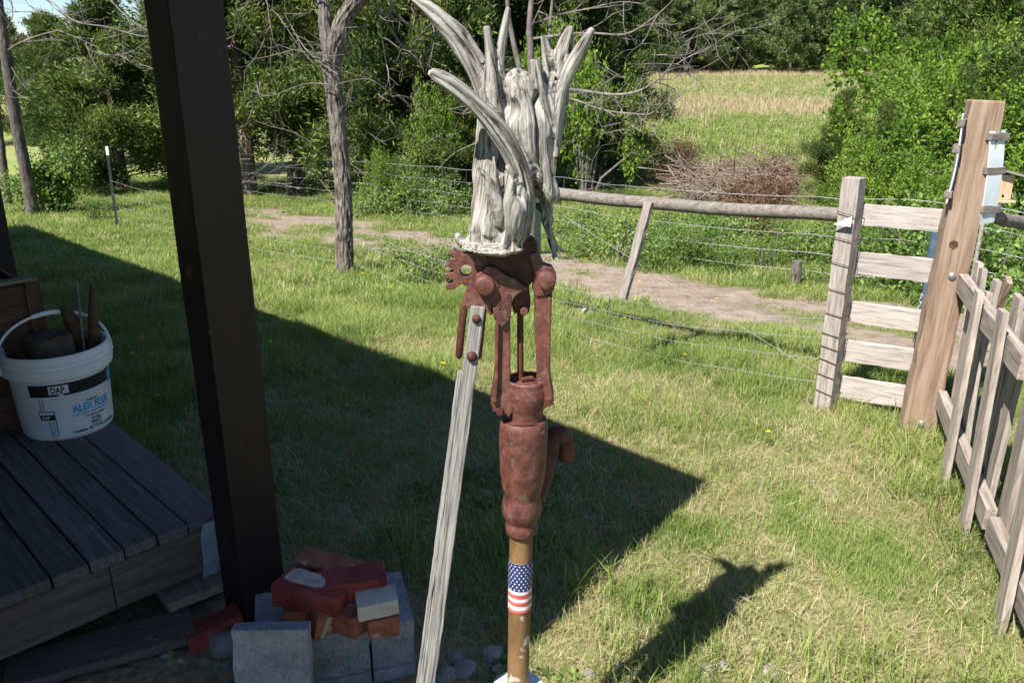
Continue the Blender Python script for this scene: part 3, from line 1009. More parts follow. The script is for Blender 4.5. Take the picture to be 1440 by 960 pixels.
legL = prism([(697, 400), (717, 400), (717.5, 470), (718, 536), (722, 566), (716, 580), (709, 574), (694, 572), (690, 557), (694, 530), (697, 500)], D0 - .026, D0 + .022)
legR = prism([(752, 392), (777, 390), (774, 450), (773, 515), (778, 548), (777, 560), (765, 568), (758, 580), (752, 566), (755.5, 536), (752, 470)], D0 - .026, D0 + .034)
rib1 = prism([(697, 440), (702.5, 440), (701, 530), (699, 556), (692, 556), (696, 520)], D0 - .036, D0 - .020)
rib2 = prism([(769, 410), (775, 410), (772, 515), (777, 552), (770, 556), (767, 515)], D0 - .036, D0 - .020)
lip = prism([(716, 531), (757, 531), (755, 541), (746, 546), (727, 546), (718, 541)], D0 - .047, D0 - .03)
fuse('frame_casting', [bowl, legL, legR, rib1, rib2], M_rust, pump, .0016, 4)
mb = MB()
for (x, y, yo) in ((703, 570, -.030), (773, 556, -.030)):
    c = PXP(x, y)
    MB().tube([Vector((c.x, D0 + yo - .006, c.z)), Vector((c.x, D0 + yo + .012, c.z))], [.0075, .0085], 6).build('lug_bolt', M_rustd, pump, bevel=.001)
# head: core block, front plate, rear plate, bosses
ppoly([(684, 340), (690, 335), (750, 335), (756, 345), (757, 385), (740, 402), (722, 408), (700, 405), (686, 385)], D0 - .020, D0 + .03, 'head_block', M_rustd, .004)
ppoly([(668, 392), (672, 380), (686, 367.5), (698, 371), (714, 382), (723, 385), (744, 400), (732, 404), (724, 410), (720, 418), (718.5, 440), (706, 452), (695, 441), (693, 420), (684, 412), (674, 408)], D0 - .036, D0 - .022, 'head_plate', M_rust, .0025)
ppoly([(744, 352), (756, 350), (764, 368), (776, 372), (782, 384), (779, 398), (775, 408), (753, 412), (748, 402), (750, 380)], D0 - .030, D0 + .004, 'head_arm', M_rust, .003)
for nm, x, y, r, y0 in (('pivot_boss', 683, 393, 13.2, -.052), ('pivot_boss', 767.5, 387, 12.4, -.046)):
    c = PXP(x, y); rr = r * mpp(y)
    MB().tube([Vector((c.x, D0 + y0, c.z)), Vector((c.x, D0 + y0 + .0015, c.z)), Vector((c.x, D0 + y0 + .03, c.z))], [rr * .9, rr, rr * 1.03], 28).build(nm, M_rust, pump, bevel=0, smoothf=True)
# gear sector with teeth and a lightening hole
cx, cy = 660, 377
outer = []
def arc(cx, cy, r, a0, a1, n): return [(cx + r * math.cos(R(a)), cy - r * math.sin(R(a))) for a in np.linspace(a0, a1, n)]
out = arc(684, 380, 34, 118, 100, 3)[::-1]
out = [(684, 352), (672, 351), (664, 354)]
for a in (146, 163, 180, 197):
    for da, rr in ((-6.5, 46), (-3.6, 58), (2.6, 59), (6, 46)):
        out.append((684 + rr * math.cos(R(a + da)), 385 - rr * math.sin(R(a + da))))
out += [(640, 402), (650, 396), (657, 399), (664, 404), (676, 408), (690, 395)]
ppoly(out, D0 - .018, D0 + .008, 'gear_sector', M_rust, .0022, holes=[arc(656, 378, 8.8, 0, 340, 18)])
# lever casting and straps holding the handle
ppoly([(662, 388), (676, 402), (692, 420), (694, 436), (690, 440), (684, 428), (660, 427), (653, 436), (648, 430), (654, 410)], D0 - .024, D0 - .002, 'lever', M_rust, .003)
hw = 13.0 * mpp(700)
mb = MB(); mb.tube([PXP(654, 424, D0 - .018), PXP(650, 455, D0 - .02), PXP(646.5, 494, D0 - .022), PXP(646, 498, D0 - .022)], [.0072, .0078, .0074, .004], 10)
mb.build('strap', M_rustd, pump, smoothf=True)
mb = MB(); mb.tube([PXP(682, 426, D0 - .02), PXP(679, 460, D0 - .022), PXP(675, 496, D0 - .024), PXP(674.5, 499, D0 - .024)], [.0042, .0044, .0044, .002], 8)
mb.build('strap', M_rust, pump, smoothf=True)
ha = PXP(669, 425, D0 - .018); hb = PXP(592, 1010, D0 - .13); hd = hb - ha
hb = ha + hd * 1.10
hx = Vector((hd.x, 0, hd.z)).normalized(); side = Vector((-hx.z, 0, hx.x))
if side.x < 0: side = -side
wood = [board('handle_wood', ha + side * .0055, hb + side * .0062, .027, .023, M_handle, pump, up=side, seg=40, rough=.0006, bevel=.0025, w1=.029),
        board('handle_wood', ha - side * .0125 + hd * .13, hb - side * .0145, .0095, .020, M_handle, pump, up=side, seg=40, rough=.0006, bevel=.002, seed=4, w1=.010)]
for (x, y, r) in ((671, 441, 6.2), (665, 491, 7.2)):
    t = (y - 425) / (960 - 425); yo = D0 - .018 - .013 - .095 * t
    c = PXP(x, y); rr = r * mpp(y)
    MB().tube([Vector((c.x, yo + .006, c.z)), Vector((c.x, yo - .001, c.z)), Vector((c.x, yo - rr * .55, c.z)), Vector((c.x, yo - rr * .8, c.z))], [rr, rr, rr * .8, rr * .3], 14).build('handle_bolt', M_rustd, pump, smoothf=True)
# plunger rod, its head and nut, stuffing cap
MB().tube([PXP(731.5, 430), PXP(732, 538)], 4.6 * mpp(480), 14).build('plunger_rod', M_rustd, pump, smoothf=True)
ppoly([(721, 404), (744, 402), (746, 425), (744, 438), (736, 441), (722, 438), (719.5, 425)], D0 - .012, D0 + .018, 'rod_head', M_rustd, .004)
c = PXP(737, 433)
MB().tube([Vector((c.x, D0 - .026, c.z)), Vector((c.x, D0 - .010, c.z))], [.0082, .0088], 6).build('rod_nut', M_rust, pump, bevel=.0015)
zc = PXP(736, 541).z; xc = PXP(737, 527).x
MB().lathe([(.0, -.008), (.031, -.008), (.031, .004), (.026, .009), (.012, .011), (.0, .011)], (xc, D0, zc), 28, cap=False).build('stuffing_cap', M_rust, pump, smoothf=True)
mb = MB(); mb.box((xc + .006, D0 - .008, zc + .016), (.026, .008, .008), Matrix.Rotation(R(25), 3, 'Z')); mb.build('cap_lug', M_rust, pump, bevel=.002)
# spout
sp = [PXP(748, 705, D0 + .02), PXP(760, 680, D0 + .035), PXP(770, 652, D0 + .05), PXP(779, 634, D0 + .06), PXP(789, 629, D0 + .065), PXP(797, 636, D0 + .068), PXP(800, 652, D0 + .068), PXP(799, 668, D0 + .068)]
# smooth it
def spline(pts, n=5):
    out = []
    for i in range(len(pts) - 1):
        a = pts[max(i - 1, 0)]; b_ = pts[i]; c_ = pts[i + 1]; d = pts[min(i + 2, len(pts) - 1)]
        for t in np.linspace(0, 1, n, endpoint=False):
            out.append(.5 * ((2 * b_) + (c_ - a) * t + (2 * a - 5 * b_ + 4 * c_ - d) * t * t + (3 * b_ - a - 3 * c_ + d) * t ** 3))
    return out + [pts[-1]]
sps = spline(sp)
rad = list(np.interp(np.linspace(0, 1, len(sps)), [0, .2, .5, .8, 1], [.030, .026, .019, .0165, .0165]))
MB().tube(sps, rad, 20).build('spout', M_rustd, pump, smoothf=True)
# raised foundry letters on the head plate
def plate_text(body, x, y, size, rot, tall=1.0):
    vs, fs = text_mesh(body, size, .0003, extr=.0012)
    mb = MB(); c = PXP(x, y)
    out = []
    for v in vs:
        a, b_ = v.x, v.y * tall
        a, b_ = a * math.cos(rot) - b_ * math.sin(rot), a * math.sin(rot) + b_ * math.cos(rot)
        out.append(Vector((c.x + a, D0 - .0368 - v.z, c.z + b_)))
    mb.add(out, fs)
    return mb.build('raised_letters', M_rust, pump)
plate_text('GIBBENS', 718.5, 437, .0115, R(90))
plate_text('CO', 704, 426, .0095, R(90))
plate_text('PA', 703, 396, .0095, R(90))
# flag sticker wrapped round the pipe front
def band_patch(name, ya, yb, m, lift, a0=-98, a1=98, parent=None):
    za, zb = PXP(730, ya).z, PXP(730, yb).z
    mb = MB(); n = 24; vs = []
    for i in range(n + 1):
        th = R(-90 + a0 + (a1 - a0) * i / n)
        for z in (za, zb):
            l = lean(z); r = pr_ * 1.022 + lift
            vs.append((l[0] + r * math.cos(th), l[1] + r * math.sin(th), z))
    mb.add(vs, [(2 * i, 2 * i + 1, 2 * i + 3, 2 * i + 2) for i in range(n)])
    return mb.build(name, m, parent or pipe)
sticker = band_patch('flag_sticker', 784, 852, M_flagw, .0008)
mb_c = band_patch('canton', 784, 822, M_flagb, .0014)
for ya, yb in ((826.5, 832), (837, 842.5), (848, 852)):
    band_patch('stripe', ya, yb, M_flagr, .0014)
mb = MB()
rows = 9
for r_i in range(rows):
    yy = 787 + r_i * 4.05
    n_ = 9
    for k in range(n_):
        a = -88 + (k + (.5 if r_i % 2 else 0)) * 20.5
        if a > 92: continue
        z = PXP(730, yy).z; l = lean(z); r = pr_ * 1.022 + .0020
        vs = []
        for j in range(10):
            rad_ = (.0027 if j % 2 == 0 else .0011)
            an = R(90 + 36 * j)
            th = R(-90 + a) + rad_ * math.cos(an) / r
            vs.append((l[0] + r * math.cos(th), l[1] + r * math.sin(th), z + rad_ * math.sin(an)))
        mb.add(vs, [tuple(range(10))])
mb.build('stars', M_flagw, pipe)['kind'] = 'stuff'

# ------------------------------------------------------------------ driftwood stump on the pump
S_ = .3958
def sx(cx, cy, dy): return PXP(560 + S_ * cx, S_ * cy, PYD + dy)
k_ = S_ * 1.27e-3
LIMBS = [
    [(40, -10, 13, .0, .010), (110, 40, 25, .0, .012), (180, 100, 36, .0, .015), (240, 170, 44, .004, .018), (285, 250, 42, .008, .022), (315, 340, 38, .01, .026), (325, 440, 42, .01, .03)],
    [(392, 26, 11, -.004, .008), (376, 110, 18, -.004, .01), (363, 190, 20, -.004, .012), (352, 280, 20, -.002, .018), (345, 380, 30, 0, .026)],
    [(314, 92, 15, -.012, .010), (325, 180, 19, -.012, .011), (335, 280, 20, -.01, .016), (340, 380, 28, -.006, .022)],
    [(124, 252, 15, -.085, .012), (140, 262, 20, -.084, .014), (195, 295, 26, -.078, .018), (270, 358, 27, -.066, .022), (345, 445, 30, -.054, .026), (400, 530, 34, -.046, .028), (436, 620, 38, -.040, .03), (440, 720, 42, -.034, .03), (425, 820, 44, -.03, .028)],
    [(485, 206, 21, -.016, .013), (494, 270, 28, -.016, .017), (505, 370, 38, -.012, .024), (515, 480, 42, -.008, .03)],
    [(619, 94, 14, .008, .010), (592, 165, 32, .008, .011), (566, 250, 36, .008, .016), (545, 340, 34, .005, .022), (538, 440, 40, .002, .028)],
    [(512, 120, 15, .012, .010), (526, 190, 25, .012, .012), (540, 270, 34, .01, .016), (545, 360, 32, .008, .02)],
    [(695, 102, 13, .0, .009), (652, 178, 27, .0, .011), (606, 258, 34, .0, .015), (577, 340, 28, 0, .02), (562, 450, 28, 0, .024), (556, 560, 26, -.004, .024)],
    [(405, 275, 22, 0, .02), (430, 300, 48, 0, .034), (450, 370, 78, -.002, .045), (458, 450, 84, -.005, .05), (482, 540, 68, -.012, .045), (512, 610, 46, -.02, .036), (536, 670, 30, -.024, .026), (546, 706, 18, -.024, .016)],
    [(308, 400, 34, .01, .03), (305, 500, 38, .01, .036), (315, 600, 54, .004, .042), (322, 700, 66, 0, .040), (332, 790, 84, -.002, .042), (338, 850, 104, -.004, .042), (336, 872, 106, -.004, .036)],
    [(310, 835, 40, -.006, .03), (250, 862, 24, -.01, .022), (222, 850, 16, -.012, .014), (208, 826, 8, -.012, .008)],
    [(395, 590, 30, -.036, .026), (418, 690, 40, -.050, .030), (420, 770, 46, -.052, .030), (402, 840, 44, -.042, .026), (392, 862, 38, -.036, .02)],
    [(286, 572, 10, -.066, .008), (312, 612, 17, -.064, .012), (345, 690, 22, -.056, .015), (372, 780, 24, -.044, .016)],
    [(340, 545, 8, -.04, .006), (344, 600, 14, -.046, .009), (356, 680, 16, -.046, .012)],
    [(500, 600, 30, .02, .028), (520, 700, 36, .026, .03), (535, 800, 34, .028, .026), (549, 890, 24, .026, .02), (554, 940, 10, .024, .012)],
    [(550, 870, 16, .026, .012), (572, 892, 10, .024, .008), (586, 902, 6, .022, .006)],
    [(470, 480, 60, .02, .03), (470, 600, 50, .024, .03), (400, 760, 60, .02, .026), (370, 850, 60, .016, .024)],
    [(425, 320, 70, .014, .03), (428, 420, 132, .014, .04), (425, 520, 138, .012, .042), (395, 620, 118, .01, .04), (362, 720, 100, .006, .04), (345, 820, 104, .004, .04)],
    [(348, 175, 18, -.004, .008), (345, 240, 34, -.004, .012), (340, 330, 48, 0, .02)],
    [(558, 190, 26, .009, .007), (556, 260, 48, .008, .011), (552, 350, 48, .006, .018)],
    [(236, 862, 10, -.02, .03), (300, 866, 20, -.024, .055), (370, 868, 22, -.026, .058), (432, 862, 16, -.02, .042)],
    [(580, 290, 40, .006, .014), (562, 400, 42, .004, .02), (556, 520, 30, 0, .022)],
    [(318, 300, 40, .006, .018), (330, 380, 50, .004, .03), (325, 480, 50, .004, .036)],
]
mb = MB(); SEG = []
for li, Lm in enumerate(LIMBS):
    pts = spline([sx(a, b_, d) for a, b_, r_, d, bb in Lm], 4)
    t0 = np.linspace(0, 1, len(Lm)); t1 = np.linspace(0, 1, len(pts))
    ra = np.interp(t1, t0, [max(r_[2] * k_ * .97, .0032) for r_ in Lm]); rb = np.interp(t1, t0, [r_[4] for r_ in Lm])
    mb.tube(pts, list(ra), 18, squash=list(rb), axis=Vector((0, 1, 0)))
    acc = li * 3.7
    for i in range(len(pts) - 1):
        SEG.append((np.array(pts[i]), np.array(pts[i + 1]), (ra[i] + rb[i]) / 2, acc, li)); acc += (pts[i + 1] - pts[i]).length
stump_org = sx(340, 860, 0)
tmp = mb.build('driftwood_stump', M_grain, None, org=stump_org)
rm = tmp.modifiers.new('r', 'REMESH'); rm.mode = 'VOXEL'; rm.voxel_size = .0023; rm.use_smooth_shade = True
dg = bpy.context.evaluated_depsgraph_get()
me2 = bpy.data.meshes.new_from_object(tmp.evaluated_get(dg))
tmp.modifiers.clear()
tmp.data = me2
nv = len(me2.vertices)
co = np.empty(nv * 3, np.float32); me2.vertices.foreach_get('co', co); co = co.reshape(-1, 3) + np.array(stump_org[:], np.float32)
no = np.empty(nv * 3, np.float32); me2.vertices.foreach_get('normal', no); no = no.reshape(-1, 3)
# relax the voxel steps
ne = len(me2.edges); ed = np.empty(ne * 2, np.int32); me2.edges.foreach_get('vertices', ed); ed = ed.reshape(-1, 2)
deg = np.bincount(ed.ravel(), minlength=nv)[:, None]
for it in range(5):
    acc_ = np.zeros((nv, 3))
    np.add.at(acc_, ed[:, 0], co[ed[:, 1]]); np.add.at(acc_, ed[:, 1], co[ed[:, 0]])
    co = co * .5 + acc_ / np.maximum(deg, 1) * .5
best = np.full(nv, 1e9); gr = np.zeros((nv, 3)); rad_v = np.zeros(nv); limb_v = np.zeros(nv, int)
for a, e, r_, acc, li in SEG:
    d = e - a; ll = np.linalg.norm(d)
    t = np.clip(((co - a) @ d) / (ll * ll), 0, 1)
    c_ = a + t[:, None] * d
    off_ = co - c_
    dist = np.linalg.norm(off_, axis=1) - r_
    w = dist < best
    best[w] = dist[w]; rad_v[w] = r_; limb_v[w] = li
    tn = d / ll; s1 = np.cross(tn, (0, 1, 0)); s1 /= max(np.linalg.norm(s1), 1e-6); s2 = np.cross(s1, tn)
    gr[w, 0] = (off_[w] @ s1) + li * .31; gr[w, 1] = off_[w] @ s2 + li * .17; gr[w, 2] = acc + t[w] * ll
# the fused mass shares one upright grain; arm and prongs keep their own
own = np.isin(limb_v, [0, 1, 2, 3, 4, 5, 6, 7])
sw = mnoise.noise
mass = co * np.array([1.0, 1.0, 1.0])
mass[:, 0] += .012 * np.sin(co[:, 2] * 11 + co[:, 0] * 9) + .25 * np.clip(1.45 - co[:, 2], 0, 1) * (co[:, 0] + .02)
mass[:, 1] += .01 * np.sin(co[:, 2] * 14)
gr = np.where(own[:, None], gr, mass)
disp = np.zeros(nv)
knot = sx(410, 388, 0)
for i in range(nv):
    a_, b_, c_ = gr[i]
    n1 = mnoise.noise(Vector((a_ * 40, b_ * 40, c_ * 2.6)))
    n2 = mnoise.noise(Vector((a_ * 95, b_ * 95, c_ * 4.0)))
    lump = mnoise.noise(Vector(co[i] * 11)) * (.006 if own[i] else .013) + mnoise.noise(Vector(co[i] * 27)) * (.002 if own[i] else .0045)
    d = n1 * .0065 + (.10 - n2 * n2) * .008 + n2 * .0014 + lump
    cr = abs(mnoise.noise(Vector((a_ * 27 + 5, b_ * 27, c_ * 1.7))))
    if cr < .15: d -= .016 * (1 - cr / .15) ** 1.3
    ek = ((co[i][0] - knot.x) / .010) ** 2 + ((co[i][2] - knot.z) / .017) ** 2
    if ek < 1.6 and no[i][1] < -.2: d -= .016 * max(0.0, 1 - ek / 1.6)
    disp[i] = d * min(1.0, .15 + rad_v[i] * 38) * (.45 if limb_v[i] == len(LIMBS) - 3 else 1.0)
for it in range(2):
    acc_ = np.zeros(nv)
    np.add.at(acc_, ed[:, 0], disp[ed[:, 1]]); np.add.at(acc_, ed[:, 1], disp[ed[:, 0]])
    disp = disp * .65 + acc_ / np.maximum(deg[:, 0], 1) * .35
co2 = co + no * disp[:, None]
me2.vertices.foreach_set('co', (co2 - np.array(stump_org[:])).astype(np.float32).ravel())
at = me2.attributes.new('grain', 'FLOAT_VECTOR', 'POINT'); at.data.foreach_set('vector', gr.astype(np.float32).ravel())
me2.update()
me2.materials.clear(); me2.materials.append(M_grain)
tag(tmp, 'bleached grey driftwood root stump with antler prongs set on top of the pump', 'driftwood')

# ------------------------------------------------------------------ fence, gate, rails
GP = G(1160, 572); GP.z = ground_z(GP)
gpt = PY(1203, 250, GP.y)
gpost = thing('fence_post', GP, 'slim grey weathered fence post wrapped with wire at the free end of the board panel', 'post')
board('shaft', (GP.x, GP.y, -.05), (gpt.x, gpt.y + .01, gpt.z), .084, .078, M_greywood, gpost, up=UA, seg=14, rough=.0014)
for py in (300, 334, 370, 406, 440, 468, 486, 505, 525, 548):
    f_ = (py - 250) / (572 - 250)
    c = Vector(gpt).lerp(Vector((GP.x, GP.y, 0)), f_); c = PY(1203 - 43 * f_, py, GP.y)
    pts = []
    for (a, b_) in ((-.046, -.043), (.046, -.043), (.046, .043), (-.046, .043), (-.046, -.043)):
        pts.append(Vector((c.x, c.y, c.z)) + UA * a + VA * b_ + Z * (a * .12 + random.uniform(-.004, .004)))
    MB().tube(pts, .0022, 5).build('wire_wrap', M_rwire, gpost)
BP = G(1287, 606); BP.z = ground_z(BP)
bpt = PY(1387, 141, BP.y + .03)
bpost = thing('corner_post', BP, 'thick brown timber corner post with round knot and carriage bolts', 'post')
PU = Vector((.95, -.31, 0)).normalized()
board('shaft', (BP.x, BP.y, -.06), bpt, .145, .13, M_brownpost, bpost, up=PU, seg=20, rough=.0022, bevel=.008, w1=.128)
PA = (Vector(bpt) - BP).normalized()
PN = PU.cross(PA).normalized()
if PN.y > 0: PN = -PN
def onpost(px, py, d=0.0):
    """point of the post's front face seen there, lifted by d"""
    r = ray(px, py); c0 = Vector(BP) + PN * (.065 + d)
    t = (c0 - Vector((0, 0, CAM_H))).dot(PN) / r.dot(PN)
    return Vector((0, 0, CAM_H)) + r * t
c = onpost(1341, 344)
MB().tube([c - PN * .006, c + PN * .0012], [.020, .018], 16).build('knot', M_crate, bpost, smoothf=True)
for (x, y) in ((1339, 389), (1296, 596)):
    c = onpost(x, y)
    MB().tube([c - PN * .006, c + PN * .003, c + PN * .009], [.017, .017, .006], 14).build('carriage_bolt', M_bolt, bpost, smoothf=True)
panel = thing('board_panel', (GP + BP) / 2, 'five pale horizontal boards closing the gap between slim post and corner post', 'fence panel')
for i, (lx, l0, l1, rx, r0, r1) in enumerate([(1212, 286, 316, 1330, 295, 327), (1203, 353, 384, 1322, 366, 398), (1192, 422, 451, 1312, 438, 469), (1183, 476, 505, 1304, 493, 524), (1176, 526, 556, 1296, 546, 577)]):
    a = PY(lx - 6, (l0 + l1) / 2, GP.y + .045); e = PY(rx, (r0 + r1) / 2, BP.y + .10)
    w = (PY(lx, l0, GP.y).z - PY(lx, l1, GP.y).z)
    o = board('panel_board', a, e, w * 1.0, .022, M_palewood, panel, up=Z, seed=i, seg=10, rough=.0018)
    if False:
        kk = a.lerp(e, .55 if i == 1 else .72) - VA * .012
        MB().tube([kk, kk - VA * .004], [.011, .008], 10).build('knot', M_rustd, panel)
for (px0, py0, Y0, px1, py1, Y1, r0, r1, lab) in (
        (1188, 303.5, GP.y + .045, 700, 263, 5.62, .034, .039, 'round grey peeled pole rail sagging between slim post and pump'),
        (1383, 299, BP.y + .12, 1475, 313, 3.25 + .9, .030, .034, 'short round rail running on from the corner post behind the pickets')):
    a = PY(px0, py0, Y0); e = PY(px1, py1, Y1)
    n = 26; pts = []
    for i in range(n + 1):
        t = i / n
        p = a.lerp(e, t); p.z -= .02 * math.sin(math.pi * t); p += Vector(mnoise.noise_vector(Vector((t * 6, 1, 2)))) * .007
        pts.append(p)
    rads = [r0 + (r1 - r0) * i / n + mnoise.noise(Vector((i * .7, 3, 1))) * .003 for i in range(n + 1)]
    mb = MB(); mb.tube(pts, rads, 16)
    c0 = (a + e) / 2
    o = mb.build('pole_rail', M_rail, None, smoothf=True, org=c0)
    tag(o, lab, 'rail')
    if px0 == 1188: rail_pts = pts
# bracket plate at the rail end
c = PY(1188, 312, GP.y - .048)
mb = MB(); mb.add([c + UA * .055 + Z * -.02, c - UA * .03 + Z * -.02, c - UA * .03 + Z * .03, c + UA * .055 - Z * .02 + VA * .003, c - UA * .03 - Z * .02 + VA * .003, c - UA * .03 + Z * .03 + VA * .003], [(0, 1, 2), (5, 4, 3), (0, 3, 4, 1), (1, 4, 5, 2), (2, 5, 3, 0)])
mb.build('corner_bracket', M_sheet, gpost)
# stick nailed to the rail
a = PY(913, 284, 4.66); e = PY(876, 420, 4.58)
o = board('hanging_stick', a, e, .052, .03, M_greywood, None, up=UA, seg=10, seed=6)
tag(o, 'grey split stick nailed to the pole rail and hanging aslant', 'stick')
# green T-post behind the pump holding the rail end
def tpost(base, h, lx, ly, label, w=.02):
    t = thing('metal_post', base, label, 'post')
    top = Vector(base) + Vector((lx, ly, h))
    b0 = Vector(base) - Z * .04
    x = Vector((1, 0, 0)); y = Vector((0, 1, 0))
    f_ = .90
    m_ = b0.lerp(top, f_)
    for (nm, p0_, p1_, m) in (('shaft', b0, m_, M_tpost), ('white_tip', m_, top, M_wtop)):
        board(nm, p0_, p1_, .036, .006, m, t, up=x, seg=4, rough=.0003, bevel=.001)
        board('fin', p0_ + y * .016, p1_ + y * .016, .028, .005, m, t, up=y, seg=4, rough=.0003, bevel=.001)
    return t
tb = Vector((PY(757, 265, 5.5).x, 5.58, 0)); tb.z = ground_z(tb)
rp = min(rail_pts, key=lambda p: abs(p.x - tb.x))
tb.y = rp.y + .07
tpost(tb, rp.z - tb.z + .02, 0, 0, 'green steel post hidden behind the pump under the pole rail end')
TP = GT(165, 322)
tt = PY(150, 206, TP.y)
tpost(TP, tt.z - TP.z, tt.x - TP.x, 0, 'green steel fence post with white painted top on the lawn slope')

# woven wire fence beside the lawn (slack), from the slim post to the steel posts
def wire(pts, r, name, parent, m=M_wire): return MB().tube(pts, r, 4).build(name, m, parent)
wf = thing('wire_fence', GP + VA * .0 + UA * .3, 'slack woven wire strands strung from slim post across the lawn', 'wire fence')
ends = [(GP + UA * .05), tb, Vector((GT(485, 385).x + .12, GT(485, 385).y, 0)), Vector((TP.x, TP.y, 0))]
for e in ends: e.z = ground_z(e)
for hi, hs in enumerate([(.46, .34, .42, .62), (.36, .25, .30, .45), (.25, .16, .20, .30), (.12, .06, .09, .14)]):
    pts = []
    for k in range(3):
        a = ends[k] + Z * hs[k]; e = ends[k + 1] + Z * hs[k + 1]
        for t in np.linspace(0, 1, 18, endpoint=(k == 2)):
            p = a.lerp(e, t); p.z -= .05 * math.sin(math.pi * t); p += Vector(mnoise.noise_vector(p * 2.0)) * .012
            pts.append(p)
    wire(pts, .0014, 'wire_strand', wf)
for k in range(2):
    for t in np.linspace(.06, .94, 15):
        a = ends[k].lerp(ends[k + 1], t)
        z = ground_z(a) + .03
        h_ = (.46, .34, .42)[k] * (1 - t) + (.34, .42, .62)[k] * t - .05 * math.sin(math.pi * t)
        wire([Vector((a.x, a.y, z)), Vector((a.x + random.uniform(-.02, .02), a.y, z + h_ - .03))], .0009, 'stay_wire', wf)
a = PY(792, 303, 5.25); e = PY(1160, 531, GP.y - .02)
bw = wire([a, a.lerp(e, .5) - Z * .01, e], .0017, 'brace_wire', None, M_oldwire)
bw['label'] = 'thick straight brace wire slanting from the pole rail down to the slim post'; bw['category'] = 'wire'
# curled wire end
c = GT(845, 448)
cw_ = wire([c + Vector(q) for q in ((0, 0, 0), (.03, 0, .03), (.055, 0, .09), (.06, 0, .16))], .004, 'wire_offcut', None, M_tpost)
tag(cw_, 'dark curled wire offcut sticking up out of the lawn', 'wire')

# far woven wire fence across the track
f2 = thing('wire_fence', GT(902, 367), 'square woven wire fence on the far side of the dirt track', 'wire fence')
f2p = [GT(a, b_) for a, b_ in [(180, 252), (325, 276), (480, 292), (640, 318), (790, 347), (905, 368), (1171, 403), (1350, 430), (1450, 446)]]
tops = []
for hi, h_ in enumerate((.66, .52, .38, .24, .10)):
    pts = []
    for k in range(len(f2p) - 1):
        for t in np.linspace(0, 1, 8, endpoint=(k == len(f2p) - 2)):
            p = f2p[k].lerp(f2p[k + 1], t); p.z = ground_z(p) + h_ * 1.15 + .02 * math.sin(k * 2 + t * 3); pts.append(p)
    wire(pts, .0020 if hi else .0026, 'wire_strand', f2)
for k in range(len(f2p) - 1):
    ln = (f2p[k + 1] - f2p[k]).length; n = max(2, int(ln / .26))
    for t in np.linspace(0, 1, n, endpoint=False):
        p = f2p[k].lerp(f2p[k + 1], t); z = ground_z(p)
        wire([Vector((p.x, p.y, z + .08)), Vector((p.x + .01, p.y, z + .76))], .0011, 'stay_wire', f2)
def stub(px, py0, py1, r, label):
    b_ = GT(px, py1); t = PY(px + 2, py0, b_.y)
    mb = MB(); n = 8
    pts = [Vector((b_.x, b_.y, b_.z - .05)).lerp(t, i / n) + Vector(mnoise.noise_vector(Vector((px, i, 0)))) * .006 for i in range(n + 1)]
    mb.tube(pts, [r * (1 + .1 * mnoise.noise(Vector((i, px, 0)))) for i in range(n + 1)], 10)
    o = mb.build('wood_stub_post', M_bark, None, smoothf=True, org=b_); tag(o, label, 'post')
stub(1119, 367, 399, .045, 'short pale split stub post among the weeds across the track')
stub(407, 228, 277, .06, 'reddish old cedar post in the far wire fence below the trees')
stub(160, 196, 262, .045, 'grey fence post behind the leafy shrub by the thin tree')

# picket fence at the right, coming towards the viewer
pf = thing('picket_fence', G(1344, 700), 'leaning weathered picket fence coming forward from the corner post', 'fence')
r0 = onpost(1353, 398, .01); r1 = G(1432, 506, r0.z - .02)
pdir = Vector((r1.x - r0.x, r1.y - r0.y, 0)).normalized()
pn = Vector((-pdir.y, pdir.x, 0))
if pn.x < 0: pn = -pn                    # pn: away from the lawn
L0 = Vector((r0.x, r0.y, 0))
FL = 3.4
board('rail', r0 - pdir * .0, r0 + pdir * 1.05 - Z * .02, .085, .038, M_picket, pf, up=Z, seed=1)
board('rail', r0 + pdir * 1.06 + pn * .045 - Z * .02, r0 + pdir * FL + pn * .045 - Z * .03, .085, .038, M_picket, pf, up=Z, seed=2)
lz = G(1322, 560, .17)
board('rail', L0 + pdir * .0 + Z * .20, L0 + pdir * 1.02 + Z * .15, .085, .038, M_picket, pf, up=Z, seed=3)
board('rail', L0 + pdir * 1.03 + Z * .13 + pn * .01, L0 + pdir * FL + Z * .12 + pn * .01, .085, .038, M_picket, pf, up=Z, seed=4)
def picket(s, side_, lean_, top, base=-.02, w=.085, seed=0, out=0.0, m=M_picket):
    b_ = L0 + pdir * s + pn * (side_ * .040) + Z * base
    e = b_ + pdir * lean_ + pn * out + Z * (top - base)
    board('picket', b_, e, w, .022, m, pf, up=pdir, seg=12, seed=seed, rough=.0022, w1=w * .94)
PK = [(.10, 1, -.05, .86, .075), (.19, 1, -.07, .85, .07), (.29, 1, -.02, .84, .07), (.40, 1, -.08, .80, .065), (.50, -1, -.02, .84, .075), (.60, 1, .03, .87, .08), (.70, 1, -.06, .82, .075), (.80, 1, .0, .86, .08)]
q_ = .90
while q_ < 3.1:
    PK.append((q_, -1 if len(PK) % 4 == 0 else 1, random.uniform(-.08, .04), random.uniform(.86, .98), random.uniform(.08, .10)))
    q_ += random.uniform(.115, .15)
for i, (ps, sd, le, tp_, w) in enumerate(PK):
    picket(ps, sd, le, tp_, w=w, seed=i, out=random.uniform(-.02, .03) * (1 if sd > 0 else 0))
